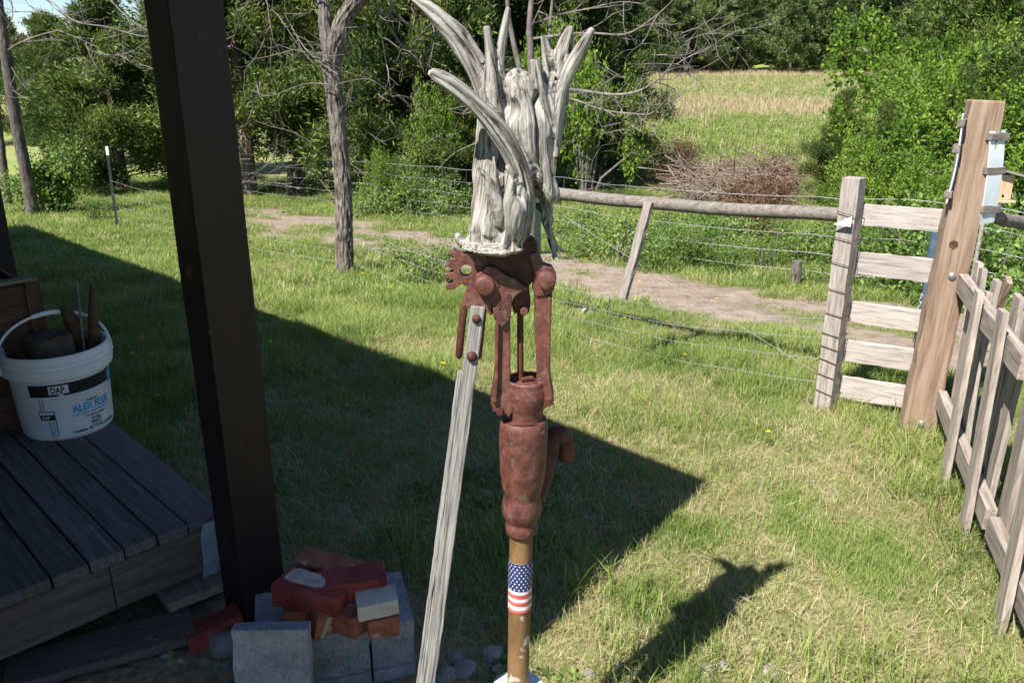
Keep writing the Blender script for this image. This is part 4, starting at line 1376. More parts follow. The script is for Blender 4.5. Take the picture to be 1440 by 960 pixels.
# diagonal loose board behind the rails
board('loose_board', L0 + pdir * .04 + pn * .075 + Z * .20, L0 + pdir * .34 + pn * .09 + Z * .86, .05, .02, M_brownpost, pf, up=pdir, seed=40)
board('loose_board', L0 + pdir * .28 + pn * .075 + Z * .16, L0 + pdir * .10 + pn * .085 + Z * .62, .045, .02, M_picket, pf, up=pdir, seed=41)
for s in (1.06, 2.6):
    q = L0 + pdir * s + pn * .095
    board('fence_upright', q - Z * .05, q + Z * .95, .085, .085, M_picket, pf, up=pdir, seed=50)

# sheet metal panels on the corner post, with wooden cleats
def sheet(name, a, e, w, up, label, cl):
    t = thing(name, (a + e) / 2, label, 'sheet panel')
    board('sheet', a, e, w, .006, M_sheet, t, up=up, seg=10, rough=.001, bevel=.0008, bow=.010)
    x = (e - a)
    for f_ in cl:
        c = a + x * f_
        board('cleat', c - up * (w / 2 + .004), c + up * (w / 2 + .016), .03, .03, M_rail, t, up=x.normalized(), seg=4)
    return t
sheet('metal_sheet', PY(1403, 184, BP.y - .04), PY(1387, 314, BP.y - .04), .085, Vector((.93, .36, 0)).normalized(), 'pale blue white sheet metal strip with dark cleats on right of corner post', (.06, .42, .84))
sheet('metal_sheet', PY(1355, 160, BP.y - .02), PY(1332, 285, BP.y - .02), .06, Vector((.55, .83, 0)).normalized(), 'narrow sheet metal strip seen edge on along left of corner post', (.10, .38, .9))
# nest box on a thin pole
nb = PY(1407, 262, 5.0)
nest = thing('nest_box', (nb.x, nb.y, ground_z(nb)), 'small tan wooden bird nest box on a thin pole behind corner post', 'nest box')
mb = MB(); mb.box(nb, (.09, .10, .15)); mb.build('box', M_bird, nest, bevel=.003)
mb = MB(); mb.box(nb + Vector((.02, -.01, .088)), (.15, .15, .014), Matrix.Rotation(R(14), 3, 'Y')); mb.build('roof', M_greywood, nest, bevel=.002)
mb = MB(); mb.box(nb + Vector((.01, -.01, -.083)), (.12, .12, .014)); mb.build('floor', M_bird, nest, bevel=.002)
c = nb + Vector((-.005, -.05, -.05)); MB().tube([c + Vector((0, .004, 0)), c - Vector((0, .002, 0))], .008, 12).build('entrance_hole', M_black, nest)
MB().tube([(nb.x - .03, nb.y + .062, ground_z(nb) - .05), (nb.x - .03, nb.y + .062, nb.z + .05)], .012, 8).build('pole', M_greywood, nest)
# blue steel gate stile and chain behind the board panel
b0 = PY(1290, 505, 4.25); b0.z = ground_z(b0)
b1 = PY(1317, 322, 4.25)
bs = thing('blue_steel_post', b0, 'blue painted steel tube with chain behind the board panel', 'post')
MB().tube([b0 - Z * .04, b1], .024, 12).build('tube', M_bluesteel, bs, smoothf=True)
MB().tube([b1 - Z * .002, b1 + Z * .012], [.026, .020], 12).build('cap', M_bluesteel, bs)
for i in range(12):
    c = b0.lerp(b1, .30 + i * .026) + Vector((-.032, -.01, 0))
    ang = i % 2 * math.pi / 2
    pts = [c + Vector((math.cos(ang) * .008 * math.cos(t), math.sin(ang) * .008 * math.cos(t), .014 * math.sin(t))) for t in np.linspace(0, 2 * math.pi, 13)]
    MB().tube(pts, .0024, 5, cap=False).build('chain_link', M_wire, bs)

# ------------------------------------------------------------------ trees
def crown_cedar(seed, H, Rr, n_leaf=42000, ln=.11, wd=.024, bottom=.06, power=.8, droop=.1, sub=1.0):
    g = np.random.default_rng(seed)
    C = []; D = []
    nb_ = int(H * 26)
    per = n_leaf // nb_
    br = []
    for i in range(nb_):
        t = bottom + (1 - bottom) * (i + g.uniform(0, 1)) / nb_
        az = g.uniform(0, 2 * math.pi)
        Lb = Rr * ((1 - t) ** power) * g.uniform(.55, 1.12) * min(1, .55 + 2.2 * t) + .10
        el = g.uniform(.05, .55) + .5 * t
        d = np.array([math.cos(az) * math.cos(el), math.sin(az) * math.cos(el), math.sin(el)])
        base = np.array([0, 0, t * H])
        br.append((base, d, Lb))
        k = max(4, int(Lb * 7 * sub))
        m = max(8, int(per * (.35 + 1.3 * Lb / Rr)))
        s = g.uniform(.22, 1, k) ** .6
        cen = base + d * (s * Lb)[:, None] + np.array([0, 0, -1]) * (droop * (s * Lb) ** 2 / Rr)[:, None] + g.normal(0, .09 * Lb, (k, 3)) * np.array([1, 1, .6])
        pick = g.integers(0, k, m)
        sig = g.uniform(.05, .13, k) * (.5 + .5 * Lb / Rr) + .015
        P = cen[pick] + g.normal(0, 1, (m, 3)) * sig[pick][:, None]
        C.append(P); D.append(d * .7 + g.normal(0, .55, (m, 3)) + np.array([0, 0, .25]))
    return np.concatenate(C), np.concatenate(D), br, g


def cedar_meshes(seed, H, Rr, leafm, **k):
    C, D, br, g = crown_cedar(seed, H, Rr, **k)
    cm = quads('crown', leaves(C, D, k.get('ln', .11), k.get('wd', .024), g), leafm)
    mb = MB()
    mb.tube([(0, 0, -.25), (0.01, 0, H * .2), (.0, .01, H * .6), (0, 0, H * .98)], [.05 + H * .014, .04 + H * .011, .02 + H * .006, .006], 9)
    for base, d, Lb in br[::2]:
        mb.tube([base, base + d * Lb * .5, base + d * Lb * .9], [.006 + .008 * Lb, .004 + .005 * Lb, .002], 4, cap=False)
    tm = mb.mesh('trunk'); tm.materials.append(M_cedarbark)
    return cm, tm


def place_tree(name, pos, sca, rot, crown, trunk, label, cat='tree', group=None):
    e = thing(name, pos, label, cat, group)
    for nm, me_ in (('crown', crown), ('trunk', trunk)):
        o = bpy.data.objects.new(nm, me_); COL.objects.link(o); o.parent = e
        o.rotation_euler = (0, 0, rot); o.scale = sca if hasattr(sca, '__len__') else (sca,) * 3
    return e


CED = [cedar_meshes(11, 4.0, 1.9, M_cedar, n_leaf=70000, ln=.11, wd=.026, bottom=.03),
       cedar_meshes(12, 6.0, 1.9, M_cedar, n_leaf=85000, ln=.11, wd=.026, bottom=.10, power=.55),
       cedar_meshes(13, 5.0, 2.2, M_cedar, n_leaf=85000, ln=.11, wd=.026, bottom=.06, power=.6, droop=.2)]


def at(px, Y):
    p = PY(px, 200, Y); return Vector((p.x, Y, float(tz(p.x, Y))))


def cedar_at(px, Y, h, vi, label, rot=0, wide=1.0):
    base = at(px, Y); H0 = (4.0, 6.0, 5.0)[vi]
    s = h / H0
    place_tree('cedar_tree', base, (s * wide, s * wide, s), rot, CED[vi][0], CED[vi][1], label)


cedar_at(165, 16.0, 3.55, 0, 'broad dark cedar behind the white topped steel post', 0.3, 1.12)
cedar_at(95, 21.0, 3.4, 2, 'lower yellow green cedar beyond the thin leaning tree', 1.3, 1.0)
cedar_at(30, 26.0, 3.6, 0, 'small far cedar at the edge of the yard beside the thin tree', 2.3, 1.2)
cedar_at(268, 19.0, 5.4, 2, 'cedar growing right behind the dark porch post', 2.1, .7)
cedar_at(345, 15.2, 6.8, 1, 'tall olive cedar between the porch post and the bare trunk', .7, .95)
cedar_at(420, 16.6, 7.2, 1, 'tall cedar with bare lower trunk behind the grey tree trunk', 2.7, .9)
cedar_at(518, 15.6, 6.8, 1, 'cedar with reddish bare trunk right of the grey tree trunk', 3.6, .85)
cedar_at(590, 14.2, 6.4, 2, 'dense cedar left of the driftwood antlers', 4.4, .8)
cedar_at(660, 17.5, 7.4, 1, 'tall cedar behind the raised driftwood arm', 5.2, .9)
cedar_at(745, 16.5, 6.8, 2, 'cedar hidden behind the driftwood stump', 1.9, .75)
cedar_at(845, 17.0, 4.7, 2, 'dark spreading cedar at the pasture edge above the brush pile', .4, .78)
cedar_at(1185, 13.5, 1.75, 0, 'young dark cedar at the left flank of the bright green thicket', 1.2, .95)
cedar_at(1320, 20.0, 5.4, 1, 'cedar rising behind the bright green thicket', 2.9, .95)
cedar_at(1395, 15.5, 5.6, 2, 'wide cedar above the corner post', 3.9, .95)
cedar_at(1470, 12.0, 3.6, 0, 'cedar beyond the nest box', 4.9, 1.0)
cedar_at(1500, 17.0, 6.0, 1, 'tall cedar beyond the picket fence', .9, .9)
cedar_at(1245, 11.0, 1.55, 0, 'small cedar poking out of the thicket above the board panel', 2.2, .8)
cedar_at(1345, 11.0, 1.95, 2, 'dark cedar inside the thicket left of the corner post', 4.2, .6)
cedar_at(1425, 11.4, 2.1, 0, 'dark cedar inside the thicket above the nest box', .2, .8)
cedar_at(640, 13.0, 1.9, 0, 'low bushy cedar under the driftwood arm beyond the wire', 3.0, 1.3)

# far wooded hillside: individual evergreens
FAR = [cedar_meshes(31, 9.0, 2.9, M_cedar2, n_leaf=30000, ln=.34, wd=.085, bottom=.02, power=.6, sub=.6),
       cedar_meshes(32, 11.0, 3.2, M_cedar2, n_leaf=32000, ln=.36, wd=.09, bottom=.05, power=.5, sub=.6),
       cedar_meshes(33, 7.5, 2.8, M_cedar2, n_leaf=26000, ln=.32, wd=.085, bottom=.02, power=.75, sub=.6)]
g = np.random.default_rng(5)
cnt = 0
for row, (Yr, st) in enumerate([(81, 2.9), (87, 3.6), (95, 4.2), (106, 5.0), (120, 6.0), (138, 7.5)]):
    x = -14 - row * 6.0
    while x < 62 + row * 8:
        Yp = Yr + g.uniform(-2.5, 2.5); xp = x + g.uniform(-.8, .8)
        vi = int(g.integers(0, 3)); s = g.uniform(.8, 1.25)
        if xp < 2: s *= .85
        place_tree('evergreen_tree', (xp, Yp, float(tz(xp, Yp))), s, g.uniform(0, 6.28), FAR[vi][0], FAR[vi][1],
                   'dark evergreen of the wood on the hill beyond the pasture', 'tree', 'evergreens on the far hillside')
        x += st * g.uniform(.8, 1.25); cnt += 1
# bare brown far hill at the left horizon
hx = np.linspace(-420, 60, 60); hy = np.linspace(300, 420, 10)
HX, HY = np.meshgrid(hx, hy)
HZ = tz(HX, HY) - 3 + 4 * np.exp(-((HX + 200) / 130) ** 2) * smooth(300, 400, HY) + (fnoise(HX * .05, HY * .05, 77) - .5) * 3
mb = MB()
i_ = np.arange(HX.size).reshape(HX.shape)
mb.add(np.stack([HX, HY, HZ], -1).reshape(-1, 3).tolist(), np.stack([i_[:-1, :-1], i_[:-1, 1:], i_[1:, 1:], i_[1:, :-1]], -1).reshape(-1, 4).tolist())
M_hill = mat('bare_wood_hill', [(.11, .085, .075), (.17, .14, .12), (.20, .18, .14)], scale=.12, rough=1, bump=0, rnd=0)
hill = mb.build('distant_hill', M_hill, None, smoothf=True); hill['kind'] = 'structure'
gl = np.random.default_rng(91)
px_h = gl.uniform(-420, 40, 9000); py_h = gl.uniform(340, 420, 9000)
pz_h = tz(px_h, py_h) - 3 + 4 * np.exp(-((px_h + 200) / 130) ** 2) * smooth(300, 400, py_h) + gl.uniform(0, 3.2, 9000)
M_hillwood = leafmat('distant_bare_wood', (.09, .075, .065), (.15, .12, .10), (.18, .17, .12), .1, nscale=.05)
hw_ = bpy.data.objects.new('distant_woodland', quads('distant_woodland', leaves(np.stack([px_h, py_h, pz_h], 1), gl.normal(0, .5, (9000, 3)) + np.array([0, 0, 1.0]), 4.0, 1.1, gl), M_hillwood))
COL.objects.link(hw_); tag(hw_, 'hazy brown leafless woodland on the distant ridge', 'woodland', kind='stuff')


def bush_mesh(seed, Hh, Rx, n_clump, per, ln, wd, m, lobes=14, floor=.15, sig=(.05, .14)):
    g = np.random.default_rng(seed)
    lc = np.stack([g.normal(0, .45, lobes) * Rx, g.normal(0, .45, lobes) * Rx, g.uniform(floor, .8, lobes) * Hh], 1)
    lr = g.uniform(.28, .5, lobes) * min(Rx, Hh)
    pick = g.integers(0, lobes, n_clump)
    d = unit(g.normal(size=(n_clump, 3)))
    cc = lc[pick] + d * (lr[pick] * g.uniform(.55, 1.08, n_clump))[:, None]
    cc[:, 2] = np.maximum(cc[:, 2], .03)
    s = g.uniform(sig[0], sig[1], n_clump)
    p2 = np.repeat(np.arange(n_clump), per)
    P = cc[p2] + g.normal(0, 1, (n_clump * per, 3)) * s[p2][:, None]
    P[:, 2] = np.maximum(P[:, 2], .01)
    Dd = d[p2] * .5 + g.normal(0, .6, (n_clump * per, 3)) + np.array([0, 0, .1])
    cm = quads('crown', leaves(P, Dd, ln, wd, g), m)
    mb = MB()
    for i in range(lobes):
        e = Vector(lc[i]); 
        mid = Vector((e.x * .4, e.y * .4, e.z * .55)) + Vector(g.normal(0, .05, 3)) * Rx
        mb.tube([Vector((e.x * .08, e.y * .08, -.08)), mid, e, e + Vector(d[i]) * lr[i] * .8], [.012 + .012 * Hh, .008 + .008 * Hh, .006 + .004 * Hh, .003], 5, cap=False)
    tm = mb.mesh('trunk'); tm.materials.append(M_twig)
    return cm, tm


TH = [bush_mesh(51, 2.6, 1.7, 760, 34, .07, .042, M_leaf, 22, sig=(.04, .11)), bush_mesh(52, 2.0, 1.3, 520, 32, .065, .040, M_leaf, 16, sig=(.04, .11))]
for (px, Y, h, vi, wide, lab) in ((1310, 11.6, 2.25, 0, .70, 'large bright green leafy thicket behind the board panel'), (1385, 12.6, 2.6, 0, .72, 'tall bright green leafy thicket behind the corner post'),
                                 (1440, 10.8, 1.9, 1, 1.0, 'leafy green bush beyond the pickets and nest box'), (1225, 10.6, 1.15, 1, .60, 'low green bush at the thicket foot behind the slim post'),
                                 (1330, 9.6, 1.0, 1, .9, 'low green bush between corner post and dirt track'), (1330, 14.5, 2.9, 0, .55, 'upper green thicket crown below the far wood'),
                                 (1400, 16.0, 3.9, 0, .9, 'green tree crown high above the corner post')):
    place_tree('leafy_thicket', at(px, Y), (h / (2.6, 2.0)[vi] * wide * 1.1, h / (2.6, 2.0)[vi] * wide * 1.1, h / (2.6, 2.0)[vi]), px * .01, TH[vi][0], TH[vi][1], lab, 'bush')
SP_ = bush_mesh(53, 2.6, 1.3, 300, 16, .085, .055, M_leaf, 16, floor=.35)
for (px, Y, h, wide, lab) in ((825, 13.4, 2.45, .5, 'fresh green young leafy tree right of the driftwood stump'), (775, 13.8, 2.9, .42, 'fresh green leaves behind the driftwood antlers'),
                              (612, 12.6, 1.9, .4, 'thin bright leafed sapling left of the driftwood stump'), (535, 12.2, 1.0, .42, 'low bright sapling at the wire fence by reddish trunk')):
    place_tree('leafy_sapling', at(px, Y), (h / 2.6 * wide, h / 2.6 * wide, h / 2.6), px * .02, SP_[0], SP_[1], lab, 'tree')
# small shrubs and weeds
WB = [bush_mesh(61, .8, .55, 170, 14, .05, .026, M_weed, 9, floor=.1, sig=(.03, .09)), bush_mesh(62, .5, .5, 140, 14, .045, .022, M_weed, 9, floor=.1, sig=(.03, .08))]
weeds = []
g = np.random.default_rng(8)
for k in range(24):
    t = g.uniform(0, 1); px = 800 + 380 * t
    py = 367 + 36 * t - g.uniform(-2, 62) * (.6 + .4 * t)
    p = GT(px, py)
    weeds.append((p, g.uniform(.22, .52), 'scrubby green weed between the far wire fence and the brush pile'))
for k in range(14):
    weeds.append((GT(g.uniform(490, 680), g.uniform(285, 308)), g.uniform(.3, .7), 'green weed at the far wire fence under the tall cedars'))
for k in range(10):
    weeds.append((GT(g.uniform(1190, 1440), g.uniform(385, 432) - 8), g.uniform(.4, .8), 'green weed under the thicket behind the board panel'))
for p, h, lab in weeds:
    vi = int(g.integers(0, 2)); s = h / (.8, .5)[vi]
    place_tree('weed_bush', p, (s, s, s), g.uniform(0, 6), WB[vi][0], WB[vi][1], lab, 'weed', lab.replace('weed', 'weeds'))
p = GT(62, 300)
SH = bush_mesh(63, 1.0, .5, 420, 16, .05, .034, M_weed, 12, floor=.12, sig=(.03, .09))
place_tree('leafy_shrub', p, (1.0, 1.0, 1.05), .3, SH[0], SH[1], 'dark leafy shrub at the foot of the thin leaning tree', 'shrub')
for (px, py, s, lab) in ((130, 312, .42, 'tiny seedling bush on the grass near the white topped post'), (605, 398, .50, 'feathery seedling bush on the lawn beside the pump gear')):
    place_tree('seedling_bush', GT(px, py), s, px, WB[0][0], WB[0][1], lab, 'shrub')


# bare trees
def bark_trunk(mb, pts, rads, n=56, amp=.013):
    P = spline([Vector(p) for p in pts], 26)
    rr = list(np.interp(np.linspace(0, 1, len(P)), np.linspace(0, 1, len(rads)), rads))
    m2 = MB(); m2.tube(P, rr, n)
    cnt_ = 0; vs = []
    for i, p in enumerate(P):
        for k in range(n):
            v = Vector(m2.v[i * n + k]); d = (v - p); th = 2 * math.pi * k / n
            q = Vector((math.cos(th) * 3.2, math.sin(th) * 3.2, (p.z) * 5.5))
            r_ = (1 - abs(mnoise.noise(q * 1.3)) * 2.2)
            vs.append(v + d.normalized() * (r_ * amp * min(1, rr[i] / .05) + mnoise.noise(q * 3) * amp * .4))
    m2.v = [tuple(v) for v in vs]
    mb.add(m2.v, m2.f)


def twigs(mb, p, d, ln, r, g, depth, droop=.0):
    n = 6; pts = [Vector(p)]; d = Vector(d).normalized()
    for i in range(n):
        d = (d + Vector(g.normal(0, .17, 3)) + Vector((0, 0, droop))).normalized()
        pts.append(pts[-1] + d * ln / n)
    mb.tube(pts, list(np.linspace(r, r * .35, n + 1)), 5, cap=False)
    if depth > 0:
        for i in range(1, n + 1):
            if g.uniform() < .75:
                dd = (d + Vector(g.normal(0, .75, 3))).normalized()
                twigs(mb, pts[i], dd, ln * g.uniform(.3, .6), max(r * .45, .0022), g, depth - 1, droop)


g = np.random.default_rng(23)
TB = GT(485, 386)
Yt = TB.y
tree = thing('bare_tree', TB, 'grey ridged trunk of a forking leafless tree standing on the lawn', 'tree')
mpx = (Yt * CP + 1.2 * SP) / FPX
mb = MB()
bark_trunk(mb, [PY(486, 400, Yt), PY(484, 340, Yt), PY(483, 270, Yt), PY(476, 190, Yt), PY(470, 130, Yt), PY(464, 85, Yt)], [13 * mpx, 10.8 * mpx, 10.2 * mpx, 9.8 * mpx, 10.2 * mpx, 11 * mpx])
tree_tr = mb.build('trunk', M_bark, tree, smoothf=True)
mb = MB(); bark_trunk(mb, [PY(466, 95, Yt), PY(478, 45, Yt - .05), PY(495, 10, Yt - .1), PY(530, -25, Yt - .2), PY(580, -70, Yt - .3)], [11 * mpx, 11 * mpx, 9.5 * mpx, 8 * mpx, 7 * mpx], 40)
mb.build('limb', M_bark, tree, smoothf=True)
mb = MB(); bark_trunk(mb, [PY(466, 95, Yt), PY(458, 40, Yt + .03), PY(454, -5, Yt + .06), PY(446, -80, Yt + .2)], [8.5 * mpx, 7.5 * mpx, 7 * mpx, 6 * mpx], 32)
mb.build('limb', M_bark, tree, smoothf=True)
for pl_, r0_ in (([(520, -12), (545, 35), (575, 75), (612, 102)], .020), ([(520, -5), (515, 30), (512, 70), (520, 110), (532, 132)], .011), ([(528, -5), (535, 40), (545, 100)], .010),
                 ([(540, -15), (560, 25), (590, 42), (608, 33)], .010), ([(475, 105), (440, 80), (420, 55), (400, 20)], .010), ([(460, 75), (420, 72), (388, 62)], .007),
                 ([(470, 120), (430, 118), (380, 135), (355, 128)], .008), ([(475, 118), (520, 112), (556, 140)], .007), ([(448, -40), (380, -20), (345, 10), (330, 50), (322, 70)], .012), ([(385, -10), (381, 30), (380, 55)], .006)):
    mb = MB(); pts = spline([PY(x, y, Yt - .15 + .1 * i) for i, (x, y) in enumerate(pl_)], 5)
    mb.tube(pts, list(np.linspace(r0_ * .7, r0_ * .22, len(pts))), 6)
    for i in range(3, len(pts), 3):
        twigs(mb, pts[i], Vector((g.normal(0, .6), g.normal(0, .6), g.normal(-.3, .5))), g.uniform(.2, .5), .005, g, 1, -.03)
    mb.build('branch', M_twig, tree, smoothf=True)

LT = GT(47, 303); Yl = LT.y
lt = thing('bare_tree', LT, 'thin dark leaning leafless tree beside the leafy shrub', 'tree')
ml = (Yl * CP + 1.5 * SP) / FPX
mb = MB(); bark_trunk(mb, [PY(48, 310, Yl), PY(38, 250, Yl), PY(22, 170, Yl), PY(10, 90, Yl), PY(2, 30, Yl), PY(-12, -60, Yl)], [9 * ml, 7.5 * ml, 7 * ml, 6.5 * ml, 5.5 * ml, 4.5 * ml], 20, .008)
mb.build('trunk', M_darkbark, lt, smoothf=True)
for pl_, r0_ in (([(8, 74), (25, 62), (55, 50), (82, 43)], .026), ([(30, 60), (60, 57), (90, 57)], .012), ([(-10, -30), (40, -10), (75, 5), (105, 30), (150, 38), (185, 48), (205, 52)], .018),
                 ([(150, -5), (180, 25), (205, 42), (228, 48)], .014), ([(105, 52), (135, 55), (165, 50), (200, 38), (225, 30)], .010), ([(122, 55), (125, 70), (160, 78), (190, 70), (215, 50)], .014),
                 ([(82, 43), (110, 54), (140, 68)], .010), ([(165, 75), (185, 88), (205, 97), (230, 96)], .010), ([(14, 90), (24, 108), (40, 128)], .008), ([(8, 120), (25, 132), (44, 142)], .009),
                 ([(0, 18), (40, 17), (80, 22), (100, 16)], .010), ([(55, -10), (85, 18), (110, 30), (125, 28)], .010), ([(12, -20), (18, 20), (10, 40)], .012)):
    mb = MB(); pts = spline([PY(x, y, Yl - .1 * i) for i, (x, y) in enumerate(pl_)], 5)
    mb.tube(pts, list(np.linspace(r0_ * .7, r0_ * .25, len(pts))), 6)
    for i in range(4, len(pts), 4):
        twigs(mb, pts[i], Vector((g.normal(.2, .6), g.normal(0, .4), g.normal(.1, .6))), g.uniform(.25, .6), .0055, g, 1)
    mb.build('branch', M_twig, lt, smoothf=True)
p = GT(12, 292)
mb = MB(); bark_trunk(mb, [PY(13, 300, p.y), PY(6, 240, p.y), PY(0, 190, p.y), PY(-12, 110, p.y)], [6 * ml, 5 * ml, 4.5 * ml, 4 * ml], 16, .006)
o = thing('bare_tree', p, 'second thin dark trunk left of the leaning leafless tree', 'tree')
mb.build('trunk', M_darkbark, o, smoothf=True)

# multi-stemmed bare sapling behind the driftwood, limbs reaching over the pasture edge
Yb = 9.6
sb = PY(748, 330, Yb); sb.z = ground_z(sb)
bt = thing('bare_tree', sb, 'leafless multi stemmed tree behind the driftwood with limbs reaching over the pasture', 'tree')
mb = MB()
for pl_, r0_ in (([(748, 335), (750, 200), (747, 90), (745, 30), (752, -40)], .055), ([(748, 220), (735, 120), (722, 60), (714, 10), (716, -40)], .04), ([(748, 240), (765, 140), (772, 60), (775, 20), (780, -30)], .03)):
    P = spline([PY(x, y, Yb) for x, y in pl_], 6); mb.tube(P, list(np.linspace(r0_, r0_ * .45, len(P))), 9)
mb.build('trunk', M_twig, bt, smoothf=True)
for pl_, r0_ in (([(748, 55), (800, 48), (835, 47), (880, 48), (915, 28), (945, 2), (960, -20)], .020), ([(750, 130), (800, 126), (860, 133), (895, 129), (925, 112), (945, 90), (955, 65), (958, 45)], .024),
                 ([(752, 128), (800, 138), (850, 155), (890, 160), (915, 160), (933, 145)], .020), ([(925, 112), (950, 110), (990, 95)], .010), ([(928, 108), (960, 85), (1000, 65), (1015, 55)], .011),
                 ([(850, 155), (880, 172), (905, 187), (920, 190)], .012), ([(745, 35), (790, 20), (830, 12), (870, 3), (900, 5)], .014), ([(746, 40), (760, 10), (772, -15)], .010),
                 ([(840, 85), (860, 100), (880, 110)], .008), ([(928, 108), (925, 85), (921, 70)], .007), ([(834, 150), (842, 170), (850, 188)], .007), ([(950, 75), (975, 50), (990, 30)], .008),
                 ([(740, 105), (700, 95), (670, 80), (640, 70)], .014), ([(735, 150), (690, 150), (650, 160), (620, 150)], .012), ([(740, 190), (690, 195), (640, 215), (615, 240)], .012)):
    mb = MB(); pts = spline([PY(x, y, Yb - .12 * i) for i, (x, y) in enumerate(pl_)], 5)
    mb.tube(pts, list(np.linspace(r0_ * .7, r0_ * .22, len(pts))), 6)
    for i in range(4, len(pts), 3):
        twigs(mb, pts[i], Vector((g.normal(.3, .6), g.normal(0, .4), g.normal(.1, .6))), g.uniform(.25, .6), .006, g, 1)
    mb.build('branch', M_twig, bt, smoothf=True)

# dead twigs among the cedars' shaded lower trunks
mb = MB()
for k in range(60):
    px = g.uniform(330, 900); p = PY(px, g.uniform(170, 275), g.uniform(13.0, 14.6))
    twigs(mb, p, Vector((g.normal(0, 1), g.normal(-.4, .4), g.normal(.1, .5))), g.uniform(.5, 1.1), .007, g, 1)
dt = mb.build('dead_branches', M_twig, None); tag(dt, 'tangle of dead grey lower branches under the cedars', 'branches', kind='stuff')

# brush pile
mb = MB()
for k in range(520):
    c = GT(g.uniform(955, 1105), g.uniform(255, 300)); t = (c.x - GT(955, 290).x)
    h = g.uniform(0, .55)
    a = Vector((c.x, c.y, c.z + h)); d = Vector((g.normal(.3, 1), g.normal(0, .5), g.normal(0, .28))).normalized()
    ln = g.uniform(.5, 1.5)
    mb.tube([a - d * ln / 2, a + Vector((0, 0, g.uniform(-.03, .06))), a + d * ln / 2], [g.uniform(.003, .013), g.uniform(.003, .009), .002], 4, cap=False)
M_brush = mat('old_brush', [(.09, .06, .045), (.20, .15, .12), (.36, .31, .27)], scale=3, rough=.95, bump=.2, rnd=0)
bpile = mb.build('brush_pile', M_brush, None); tag(bpile, 'heap of cut grey brush and dead branches at the pasture foot', 'brush pile', kind='stuff')
P = []; 
for (x0, x1, y0, y1, n) in ((1070, 1115, 240, 300, 60), (1020, 1090, 295, 345, 45), (905, 975, 210, 262, 90), (985, 1060, 240, 270, 12)):
    for k in range(n):
        c = GT(g.uniform(x0, x1), g.uniform(y0, y1) + 8); P.append((c.x, c.y, c.z + g.uniform(.05, .55)))
P = np.array(P); pk = np.repeat(np.arange(len(P)), 60)
C = P[pk] + g.normal(0, .13, (len(pk), 3)) * np.array([1, 1, .8])
dn = bpy.data.objects.new('dead_cedar_boughs', quads('dead_cedar_boughs', leaves(C, g.normal(0, 1, (len(pk), 3)), .10, .014, g), M_deadneedle))
COL.objects.link(dn); tag(dn, 'rust brown dead cedar boughs thrown over the brush pile', 'dead boughs', kind='stuff')

# ------------------------------------------------------------------ grass
def tuft(name, seed, blades, hgt, spread, wid, m, flop=.5):
    g = np.random.default_rng(seed)
    vs = []; fs = []
    for b_ in range(blades):
        x, y = g.normal(0, spread, 2); az = g.uniform(0, 6.28); h = hgt * g.uniform(.45, 1.15); fl_ = flop * g.uniform(.2, 1.3); w = wid * g.uniform(.7, 1.3)
        dx, dy = math.cos(az), math.sin(az); sx_, sy_ = -dy, dx
        n0 = len(vs)
        for t in (0, .4, .75):
            o = fl_ * h * t * t; ww = w * (1 - t * .55)
            vs.append((x + dx * o - sx_ * ww, y + dy * o - sy_ * ww, h * t * (1 - .25 * fl_ * t))); vs.append((x + dx * o + sx_ * ww, y + dy * o + sy_ * ww, h * t * (1 - .25 * fl_ * t)))
        o = fl_ * h
        vs.append((x + dx * o, y + dy * o, h * (1 - .25 * fl_)))
        fs += [(n0, n0 + 1, n0 + 3, n0 + 2), (n0 + 2, n0 + 3, n0 + 5, n0 + 4), (n0 + 4, n0 + 5, n0 + 6)]
    me_ = bpy.data.meshes.new(name); me_.from_pydata(vs, [], fs); me_.materials.append(m)
    return bpy.data.objects.new(name, me_)


